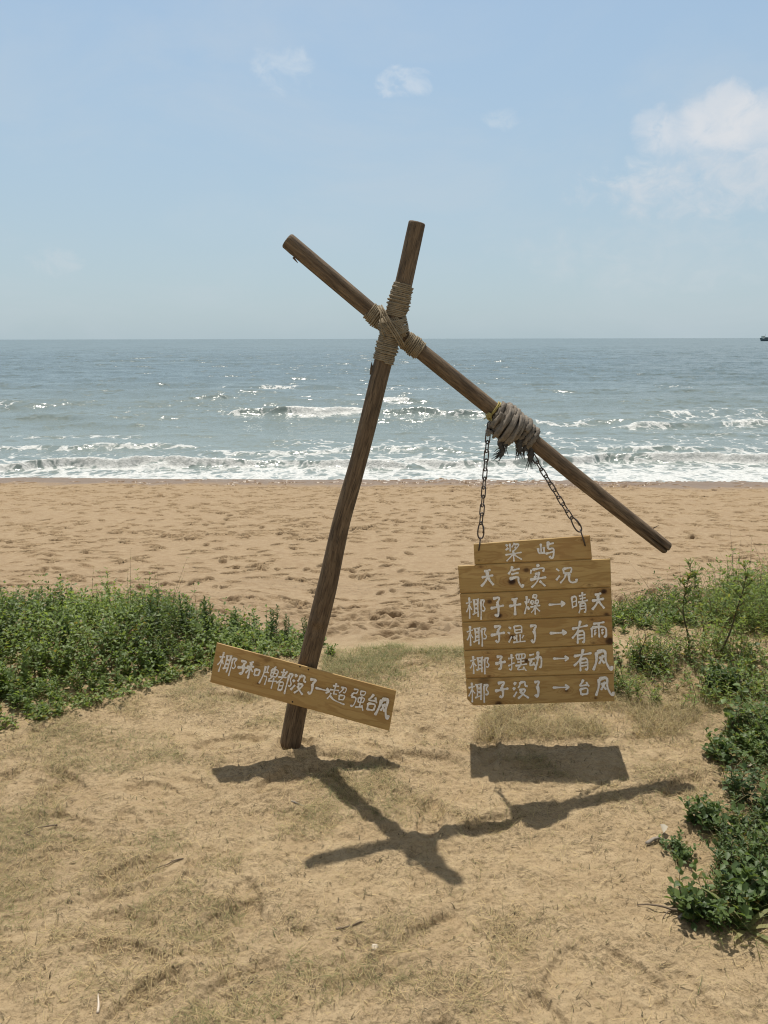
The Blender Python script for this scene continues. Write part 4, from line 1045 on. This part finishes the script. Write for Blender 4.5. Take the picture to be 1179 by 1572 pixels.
# right-hand patches
rr_ = np.random.default_rng(22)
patches = [
 ([(0.98, 3.10), (1.18, 3.02), (1.62, 2.90), (2.8, 2.7), (3.2, 3.9), (1.80, 3.95), (1.62, 3.56), (1.2, 3.52), (0.98, 3.36)], 1200, 0.105, 0.028, 0.015, 'mixed green and dry weeds growing beside the right edge of the hanging sign'),
 ([(1.15, 3.86), (1.5, 3.78), (2.2, 3.7), (3.6, 3.6), (3.8, 5.2), (2.6, 5.1), (1.75, 4.75), (1.35, 4.30)], 2100, 0.20, 0.034, 0.014, 'bright green bushy ground cover on the dune lip beyond the bare sand patch'),
 ([(1.36, 2.72), (1.27, 2.45), (1.18, 2.20), (1.05, 2.02), (0.96, 1.88), (0.95, 1.76), (1.08, 1.66), (1.5, 1.58), (2.3, 1.5), (2.6, 2.85), (1.5, 2.86)], 2700, 0.105, 0.026, 0.017, 'dark glossy leafed ground cover along the right edge of the sandy path'),
]
for pi_, (poly, n, h0, l_, w_, lab) in enumerate(patches):
    q = scatter(poly, n, rr_, (lambda x, y: 0.10+0.95*smooth(fbm(x*4.5, y*4.5, 33+pi_, 3), 0.42, 0.56)))
    clump = fbm(q[:, 0]*4.2, q[:, 1]*4.2, 101+pi_, 3)
    hgt = h0*(0.25+1.45*clump)*rr_.uniform(0.45, 1.45, len(q))
    if pi_ == 1: hgt *= 0.30+0.75*smooth(q[:, 0], 1.35, 2.3)
    b3 = np.stack([q[:, 0], q[:, 1], ground(q[:, 0], q[:, 1])-0.008], -1)
    lb, st = Bag(), Bag(); kind = vnoise(q[:, 0]*5, q[:, 1]*5, 105+pi_)+rr_.normal(0, .15, n)
    cut = (0.45, 0.40, 0.66)[pi_]
    for sel, tm, ll, ww, per in ((kind < cut, LEAF_V, l_, w_, 5), (kind >= cut, NARROW_V, l_*0.95, w_*0.42, 9)):
        V, F, T, SV, SF = shoots(b3[sel], hgt[sel], ll, ww, per, tm, 0.8, np.clip(0.5+0.9*(vnoise(q[sel, 0]*3, q[sel, 1]*3, 107)-0.5)+rr_.normal(0, .15, sel.sum()), 0, 1), rng=rr_, dry=(0.20, 0.07, 0.09)[pi_])
        lb.add(V, F, T); st.add(SV, SF, (0.3, 0, 0))
    bigl = np.nonzero(rr_.random(n) < (0.04, 0.05, 0.10)[pi_])[0]      # some broader-leafed stems among them
    V, F, T, SV, SF = shoots(b3[bigl], hgt[bigl]*1.15+0.02, l_*1.30, w_*1.6, 4, LEAF_V, 0.7, rr_.uniform(0.2, 0.9, len(bigl)), rng=rr_, dry=0.12); lb.add(V, F, T); st.add(SV, SF, (0.6, 0, 0))
    bare = np.nonzero(rr_.random(n) < 0.10)[0]                          # and bare dead stems
    V, F, T, SV, SF = shoots(b3[bare], hgt[bare]*1.5+0.03, 0.012, 0.004, 3, NARROW_V, 0.9, np.full(len(bare), .5), rng=rr_, dry=1.0); lb.add(V, F, T); st.add(SV, SF, (0.0, 0, 0))
    gq = scatter([(a-0.04, b-0.05) for a, b in poly], int(n*1.5), rr_)
    V, F, T = grass_blades(gq, rr_.uniform(0.04, 0.13, len(gq)), 0.0026, rr_.uniform(0.1, 0.9, len(gq)), (0.55, 0.3, 0.5)[pi_], rr_); lb.add(V, F, T)
    cov = lb.build('ground_cover', m_leafd if pi_ == 2 else m_leaf); tag(cov, lab, 'ground cover', kind='stuff')
    so = st.build('stem', m_stem, cov); so['kind'] = 'stuff'

# straw and short grass on the shelf
rs = np.random.default_rng(23)
polyS = [(-2.3, 0.95), (2.2, 0.95), (2.2, 3.35), (1.0, 3.62), (-0.5, 3.62), (-2.3, 3.0)]
def straw_d(x, y): return 0.10+1.0*smooth(fbm(x*2.3+3, y*3.0, 121, 4, 0.6), 0.50, 0.64)*smooth(fbm(x*9, y*11, 125, 3), 0.36, 0.58)
bag = Bag()
q = scatter(polyS, 66000, rs, straw_d)
V, F, T = grass_blades(q, rs.uniform(0.012, 0.060, len(q))*rs.uniform(0.5, 1.3, len(q)), rs.uniform(0.0007, 0.0018, len(q)), rs.uniform(0.66, 1.0, len(q)), 0.74, rs); bag.add(V, F, T)
q = scatter(polyS, 20000, rs, lambda x, y: (1.0-0.55*smooth(x, -0.3, 0.5))*smooth(fbm(x*2.3+3, y*3.0, 121, 4, 0.6), 0.52, 0.66)*smooth(fbm(x*5, y*5, 123, 3), 0.40, 0.55))
V, F, T = grass_blades(q, rs.uniform(0.012, 0.040, len(q)), rs.uniform(0.0008, 0.0018, len(q)), rs.uniform(0.30, 0.9, len(q)), 0.30, rs); bag.add(V, F, T)
q = scatter(polyS, 9000, rs, lambda x, y: 0.25+0.75*straw_d(x, y))      # dark crumbs of dead leaf and root
V, F, T = grass_blades(q, rs.uniform(0.006, 0.026, len(q)), rs.uniform(0.0015, 0.0042, len(q)), rs.uniform(0.60, 0.98, len(q)), 0.6, rs); T = T.copy(); T[:, 2] = np.repeat(rs.uniform(0.5, 1.0, len(q)), 8); bag.add(V, F, T)
straw = bag.build('dry_grass', m_grass); tag(straw, 'thin dry straw and flattened grass scattered over the sandy shelf', 'dry grass', kind='stuff')
bag = Bag()
polyG = [(-0.30, 3.05), (0.05, 3.10), (0.28, 3.28), (0.50, 3.44), (0.50, 3.72), (0.1, 3.78), (-0.32, 3.70)]
q = scatter(polyG, 6500, rs, lambda x, y: 0.06+smooth(fbm(x*5, y*5, 131, 3), 0.36, 0.56)*smooth(y, 3.0, 3.5))
V, F, T = grass_blades(q, rs.uniform(0.015, 0.05, len(q)), rs.uniform(0.0012, 0.0024, len(q)), rs.uniform(0.0, 0.75, len(q)), 0.28, rs); bag.add(V, F, T)
lawn = bag.build('short_grass', m_grass); tag(lawn, 'short green grass fringing the lip of the shelf between the two signs', 'grass', kind='stuff')
bag = Bag()
polyD = [(0.36, 2.72), (1.20, 2.74), (1.42, 2.95), (1.02, 3.12), (0.45, 2.98)]
q = scatter(polyD, 6000, rs, lambda x, y: 0.12+smooth(fbm(x*4, y*5, 141, 3), 0.40, 0.58))
V, F, T = grass_blades(q, rs.uniform(0.02, 0.10, len(q)), rs.uniform(0.0009, 0.0020, len(q)), rs.uniform(0.05, 0.95, len(q)), 0.68, rs); bag.add(V, F, T)
dg = bag.build('tall_dry_grass', m_grass); tag(dg, 'sparse standing dry grass on the sand below the hanging sign', 'dry grass', kind='stuff')

# ---- single plants that stand out
def grow(name, label, cat, loc, builder, seed, group=None, rz=0.0, sc=1.0):
    r = empty(name, loc); r.rotation_euler.z = rz; r.scale = (sc,)*3
    tag(r, label, cat, group); builder(r, np.random.default_rng(seed)); return r
def spire(r, rng, h=0.30, n=3, per=26):
    b = np.stack([rng.normal(0, 0.012, n), rng.normal(0, 0.012, n), np.full(n, -0.01)], -1)
    V, F, T, SV, SF = shoots(b, h*rng.uniform(0.6, 1.0, n), 0.030, 0.0095, per, NARROW_V, 0.18, np.full(n, 0.25), 0.25, 0.55, rng)
    bg_ = Bag(); bg_.add(V, F, T); bg_.build('foliage', m_leafd, r); bg_ = Bag(); bg_.add(SV, SF, (0.2, 0, 0)); bg_.build('stem', m_stem, r)
sp_pts = [(-1.60, 3.48, 1.05), (-1.24, 3.70, 1.25), (-1.10, 3.82, 1.05), (-0.97, 3.86, 1.05), (-0.63, 3.92, 0.95), (-0.56, 3.96, 0.7), (-0.44, 3.92, 0.7), (-1.40, 3.72, 0.8), (-0.85, 3.9, 0.8), (-1.95, 3.5, 1.0)]
first = None
for i, (x, y, s_) in enumerate(sp_pts):
    loc = (x, y, gz(x, y))
    if first is None:
        first = grow('leafy_spire', 'upright dark green leafy spire rising out of the left bank of shrub', 'plant', loc, spire, 41, 'leafy spires rising out of the left bank'); o_ = first
    else:
        o_ = copy_tree(first); o_.location = loc
    o_.scale = (s_,)*3; o_.rotation_euler.z = i*1.9

def tall_weed(r, rng, h=0.48, bend=(0.06, 0.0), nb=7, lo=0.42, dead=False, seed_=0):
    mbs = MB(); k = np.linspace(0, 1, 12)
    main = np.stack([bend[0]*(-np.sin(k*2.2))*0.9+0.01*np.sin(k*9), bend[1]*k, h*k-0.02], -1)
    V, F, W = tube(main, 0.0052*(1.15-k), 7); mbs.add(V, F, np.full((len(V), 3), 0.15))
    pos, dr = [], []
    def leaf_run(P, a0, a1, cnt):
        for _ in range(cnt):
            u = rng.uniform(a0, a1)*(len(P)-1); i = int(min(u, len(P)-2)); p = P[i]*(1-(u-i))+P[i+1]*(u-i); a = rng.random()*6.28; e = rng.normal(0.45, .35)
            pos.append(p); dr.append((math.cos(a)*math.cos(e), math.sin(a)*math.cos(e), math.sin(e)))
    for j in range(nb):
        u = lo+(0.97-lo)*j/nb; i = int(u*11); p = main[i]; a = rng.random()*6.28; L = h*rng.uniform(0.14, 0.30)*(1.25-u)
        d = np.array([math.cos(a)*0.75, math.sin(a)*0.75, 0.75])
        q = np.stack([p+d*L*t_+np.array([0, 0, 0.05*L*t_*t_]) for t_ in np.linspace(0, 1, 5)])
        V, F, W = tube(q, 0.0018*(1.2-np.linspace(0, 1, 5)), 5); mbs.add(V, F, np.full((len(V), 3), 0.2)); leaf_run(q, 0.3, 1.0, 3 if dead else 10)
    leaf_run(main, lo, 1.0, 6 if dead else 26)
    mbs.build('stem', m_stem, r, attr='tint')
    V, F = leaves(pos, dr, rng.uniform(0.022, 0.042, len(pos)), rng.uniform(0.008, 0.013, len(pos)), NARROW_V, rng=rng)
    T = np.repeat(np.stack([rng.uniform(0.4, 1, len(pos)), (rng.random(len(pos)) < (0.8 if dead else 0.22))*rng.uniform(.4, 1, len(pos)), np.zeros(len(pos))], -1), 8, 0)
    b_ = Bag(); b_.add(V, F, T); b_.build('foliage', m_leaf, r)
def gpt(u, v): return tuple(on_ground(u, v))
grow('tall_weed', 'tall thin weed with a bare curved lower stem, nearer the hanging sign', 'weed', gpt(1058, 1003), lambda r, g: tall_weed(r, g, 0.51, (0.055, 0), 15, 0.45), 51, 'tall weeds right of the hanging sign')
grow('tall_weed', 'tall weed with a straight stem and a bent dark tip, nearer the right edge', 'weed', gpt(1093, 1012), lambda r, g: tall_weed(r, g, 0.54, (-0.13, 0), 19, 0.36), 52, 'tall weeds right of the hanging sign')
dk = 'small brown dried weeds right of the hanging sign'
grow('dried_weed', 'small brown dried weed close to the right edge of the hanging sign', 'weed', gpt(976, 1028), lambda r, g: tall_weed(r, g, 0.22, (-0.03, 0), 5, 0.3, True), 53, dk)
grow('dried_weed', 'short brown dried weed just right of the upright dried weed by the sign', 'weed', gpt(1002, 1018), lambda r, g: tall_weed(r, g, 0.12, (0.02, 0), 4, 0.3, True), 54, dk)
def bush(r, rng, n=34, h=0.13, l_=0.03, w_=0.012, tm=NARROW_V, per=8, rad=0.05, mat=None, tint=0.2):
    b = np.stack([rng.normal(0, rad*0.5, n), rng.normal(0, rad*0.5, n), np.full(n, -0.01)], -1)
    V, F, T, SV, SF = shoots(b, h*rng.uniform(0.5, 1.0, n), l_, w_, per, tm, 0.9, np.clip(rng.normal(tint, .15, n), 0, 1), 0.25, 0.4, rng)
    b_ = Bag(); b_.add(V, F, T); b_.build('foliage', mat or m_leafd, r); b_ = Bag(); b_.add(SV, SF, (0.3, 0, 0)); b_.build('stem', m_stem, r)
grow('spiny_bush', 'small dark blue-green prickly bush below the two tall weeds', 'bush', gpt(1108, 1062), lambda r, g: bush(r, g, 46, 0.15, 0.032, 0.010, NARROW_V, 9, 0.055), 61)
bl = 'broad leafed plants along the path'
for i, (u, v, sc_, lab) in enumerate((
        (1068, 1410, 1.0, 'dark broad leafed plant standing forward on the sand beside the thin dead branch'),
        (1145, 1385, 1.15, 'large dark broad leafed plant just above the pale grass tuft'),
        (1110, 1165, 0.85, 'small broad leafed plant right of the hanging sign shadow'),
        (1085, 1270, 0.85, 'broad leafed plant touching the tip of the beam shadow'),
        (1040, 1318, 0.55, 'small leafy sprig beside the grey driftwood stick'))):
    grow('broad_leafed_plant', lab, 'plant', gpt(u, v), lambda r, g: bush(r, g, 30, 0.11, 0.030, 0.020, LEAF_V, 6, 0.065, m_leafd, 0.40), 70+i, bl, sc=sc_)
grow('beach_seedling', 'small green seedling at the foot of the pole, on its right side', 'plant', gpt(504, 1008), lambda r, g: bush(r, g, 9, 0.075, 0.022, 0.010, LEAF_V, 5, 0.03, m_leaf, 0.6), 81)
grow('creeping_sprig', 'low green sprig creeping onto bare sand between the sign and the weeds', 'plant', gpt(985, 960), lambda r, g: bush(r, g, 18, 0.06, 0.026, 0.012, LEAF_V, 5, 0.022, m_leaf, 0.6), 82)
def tuft(r, rng):
    mbs = Bag()
    for (az, L, el) in ((2.6, 0.17, 0.75), (2.9, 0.10, 1.15), (-0.5, 0.13, 0.55), (-0.9, 0.11, 0.2), (-2.4, 0.09, 0.25), (1.2, 0.12, 0.9), (0.3, 0.10, 0.7)):
        k = np.linspace(0, 1, 8); d = np.array([math.cos(az), math.sin(az)]); hh = L*np.sin(el)*(k-0.55*k*k)*1.6; rr = L*np.cos(el*0.7)*k
        wd = 0.0065*(np.sin(np.pi*(0.18+0.82*k)))+0.0004
        V = np.zeros((8, 2, 3)); V[:, :, 0] = (d[0]*rr)[:, None]+np.array([-1, 1])[None]*(wd*-d[1])[:, None]; V[:, :, 1] = (d[1]*rr)[:, None]+np.array([-1, 1])[None]*(wd*d[0])[:, None]; V[:, :, 2] = hh[:, None]+np.array([0, .002])[None]
        i = np.arange(7)[:, None]*2; F = np.concatenate([i+[0, 1, 3], i+[0, 3, 2]]); mbs.add(V.reshape(-1, 3), F, (1.0, rng.uniform(0.0, .35), 0))
    mbs.build('blades', m_grass, r)
grow('grass_tuft', 'pale yellow-green tuft of long grass blades at the near end of the right hand strip', 'grass tuft', gpt(1145, 1428), tuft, 91)

# twigs, driftwood and small litter
m_twig, t, o = material('dead twig'); geo = t.n('ShaderNodeNewGeometry'); n1 = t.noise(geo.outputs['Position'], 90, 4, .7)
principled(t, o, Base_Color=t.mix(n1, (0.10, 0.07, 0.045), (0.22, 0.17, 0.12)), Roughness=.9)
m_grey, t, o = material('grey driftwood'); geo = t.n('ShaderNodeNewGeometry'); n1 = t.noise(geo.outputs['Position'], 120, 4, .7)
principled(t, o, Base_Color=t.mix(n1, (0.16, 0.135, 0.11), (0.34, 0.30, 0.25)), Roughness=.9)
def lying(name, label, cat, px, r, mat, group=None, lift=0.0, forks=()):
    P = [on_ground(u, v) for u, v in px]; loc = P[0].copy(); mb = MB()
    def run(Q, r0):
        Q = np.array(Q); q = np.linspace(0, len(Q)-1, 5*len(Q)); C = np.stack([np.interp(q, np.arange(len(Q)), Q[:, i]) for i in range(3)], -1)
        C[:, 2] = np.maximum(ground(C[:, 0], C[:, 1])+r0*0.6, C[:, 2]+r0*.6)+lift*np.sin(q/q[-1]*3.14)+0.15*r0*np.sin(q*5)
        C[:, 0] += 0.5*r0*np.sin(q*4.3)
        V, F, W = tube(C, r0*(1.1-0.6*q/q[-1]), 7); mb.add(V, F, W)
    run(P, r)
    for (k, (u, v)) in forks: run([P[k], on_ground(u, v)], r*0.6)
    o_ = mb.build(name, mat, None, tuple(loc)); tag(o_, label, cat, group); return o_
tg = 'dead twigs lying on the sand'
lying('dead_branch', 'thin dark dead branch pointing left out of the plants near the grass tuft', 'branch', [(1058, 1408), (1030, 1401), (1000, 1395), (978, 1391)], 0.0038, m_twig, tg, 0.012, [(1, (1018, 1412))])
lying('dead_branch', 'pale dead branch under the broad leafed plant left of the grass tuft', 'branch', [(1042, 1412), (1060, 1402), (1074, 1394)], 0.0045, m_grey, tg, 0.012)
lying('driftwood_stick', 'short grey driftwood stick at the left edge of the right hand plants', 'driftwood', [(992, 1297), (1005, 1294), (1022, 1292)], 0.006, m_grey, None, 0.01, [(1, (1012, 1287))])
lying('dead_twig', 'pale straw-coloured stick lying left of the pole shadow', 'twig', [(447, 1231), (467, 1239)], 0.0028, m_yellow and m_grass and m_grey, tg)
lying('dead_twig', 'forked reddish twig on the sand near the left edge of the picture', 'twig', [(88, 1267), (60, 1273), (37, 1280)], 0.0026, m_twig, tg, 0.004, [(2, (57, 1290))])
lying('dead_twig', 'thin brown stem lying on straw at mid left, longest of the loose twigs', 'twig', [(282, 1320), (255, 1330), (232, 1338)], 0.0020, m_twig, tg, 0.004)
lying('dead_twig', 'short dark twig at the bottom left of the path', 'twig', [(395, 1500), (378, 1517)], 0.0026, m_twig, tg)
lying('dead_twig', 'dark bent twig half buried below the tip of the shadow', 'twig', [(515, 1428), (540, 1424), (560, 1417)], 0.0030, m_twig, tg)
m_shell, t, o = material('pale shell'); geo = t.n('ShaderNodeNewGeometry'); n1 = t.noise(geo.outputs['Position'], 200, 3, .6)
principled(t, o, Base_Color=t.mix(n1, (0.42, 0.33, 0.25), (0.70, 0.62, 0.52)), Roughness=.45)
def shell(label, u, v, a, name='shell', cat='shell', mat=m_shell, sq=(1.0, 0.7, 0.5), group=None, lab_seed=0):
    c = on_ground(u, v); V = []; F = []; nu, nv = 14, 9
    for j in range(nv+1):
        for i in range(nu):
            th = i*2*math.pi/nu; ph_ = -math.pi/2+math.pi*j/nv; rad = 1+0.10*math.sin(3*th+lab_seed)+0.06*math.sin(5*ph_+lab_seed)
            V.append((c.x+a*sq[0]*rad*math.cos(th)*math.cos(ph_)*(1+0.35*math.cos(th)), c.y+a*sq[1]*rad*math.sin(th)*math.cos(ph_), c.z+a*0.25+a*sq[2]*rad*math.sin(ph_)))
    for j in range(nv):
        for i in range(nu):
            l = (i+1) % nu; F.append((j*nu+i, j*nu+l, (j+1)*nu+l, (j+1)*nu+i))
    o_ = mesh_obj(name, V, F, mat, None, tuple(c)); tag(o_, label, cat, group); return o_
shell('small pale rounded shell alone on the sand below the shadow', 574, 1456, 0.011, sq=(0.8, 0.9, 0.6))
shell('dark pebble on bare beach sand left of the tall weeds', 1002, 942, 0.016, 'pebble', 'pebble', m_twig, (1.2, 0.7, 0.5), None, 2)
lying('straw_scrap', 'bright white scrap of straw at the bottom left corner', 'straw', [(150, 1556), (151.5, 1528)], 0.0032, m_shell)
m_white, t, o = material('whitish dry leaf'); principled(t, o, Base_Color=(0.33, 0.29, 0.22, 1), Roughness=.7)
for lab, u, v, a in (('pale dry leaf on the dark plants right of the sign shadow', 1146, 1186, .4), ('curled white leaf lying by the broken driftwood stick', 1018, 1287, 1.2), ('pale fallen leaf at the front edge of the left shrub bank', 266, 1020, 2.0), ('pale dry leaf on the sand below the spiny bush', 1165, 1070, 0.2)):
    c = on_ground(u, v); V, F = leaves([(c.x, c.y, c.z+0.02)], [(math.cos(a), math.sin(a), 0.15)], 0.045, 0.026, LEAF_V, rng=np.random.default_rng(int(u)))
    tag(mesh_obj('fallen_leaf', V, F, m_white, None, tuple(c)), lab, 'leaf', 'pale fallen leaves')

# ------------------------------------------------------------------ far boat
m_hull, t, o = material('hazed blue hull paint'); geo = t.n('ShaderNodeNewGeometry')
principled(t, o, Base_Color=t.mix(t.noise(geo.outputs['Position'], .6, 3, .6), (0.080, 0.130, 0.165), (0.100, 0.155, 0.19)), Roughness=.6)  # dark blue lightened in the colour itself to stand in for distance haze
m_cabin, t, o = material('off white boat paint'); geo = t.n('ShaderNodeNewGeometry')
principled(t, o, Base_Color=t.mix(t.noise(geo.outputs['Position'], .6, 3, .6), (0.50, 0.56, 0.55), (0.62, 0.66, 0.64)), Roughness=.6)
BYd = 960.0; bx0 = at(1168, 519, BYd).x
boat = empty('fishing_boat', (bx0+13, BYd, SEA_Z)); tag(boat, 'dark blue fishing boat on the horizon at the right edge', 'boat')
def boat_hull():
    V = []; F = []; n = 16
    for i in range(n+1):
        u = i/n; x = -13+26*u; hw = 3.2*min(1, (u*3.0)**0.6)*min(1, ((1-u)*6)**.4+0.55*(u > .9)); top = 2.6+1.6*(1-u)**3; rake = -1.5*(1-u)**2
        for (k, z, w_) in ((0, -0.8, .55), (1, 0.6, .85), (2, top, 1.0)):
            V += [(x+(rake if k == 2 else 0), -hw*w_, z), (x+(rake if k == 2 else 0), hw*w_, z)]
    for i in range(n):
        a = i*6; b = a+6
        for k in (0, 2): F += [(a+k, b+k, b+k+2, a+k+2), (a+k+1, a+k+3, b+k+3, b+k+1)]
        F += [(a+4, b+4, b+5, a+5), (a, a+1, b+1, b)]
    F += [(0, 2, 3, 1), (2, 4, 5, 3), (n*6, n*6+1, n*6+3, n*6+2), (n*6+2, n*6+3, n*6+5, n*6+4)]
    return V, F
V, F = boat_hull(); mesh_obj('hull', V, F, m_hull, boat, smooth=False)
def boxes(name, bs, mat, parent):
    V = []; F = []
    for (x0, x1, y0, y1, z0, z1) in bs:
        b = len(V); V += [(x, y, z) for z in (z0, z1) for y in (y0, y1) for x in (x0, x1)]
        F += [tuple(b+i for i in f) for f in ((0, 1, 3, 2), (4, 6, 7, 5), (0, 4, 5, 1), (2, 3, 7, 6), (0, 2, 6, 4), (1, 5, 7, 3))]
    return mesh_obj(name, V, F, mat, parent, smooth=False)
boxes('wheelhouse', [(-11.6, -8.6, -2.0, 2.0, 3.0, 6.2), (-11.9, -8.2, -2.3, 2.3, 6.2, 6.5)], m_cabin, boat)
boxes('deckhouse', [(-7.5, 8, -2.2, 2.2, 2.6, 4.9)], m_hull, boat)
V, F, W = tube([(-7.8, 0, 2.6), (-7.8, 0, 9.0)], 0.12, 8); mesh_obj('mast', V, F, m_hull, boat)
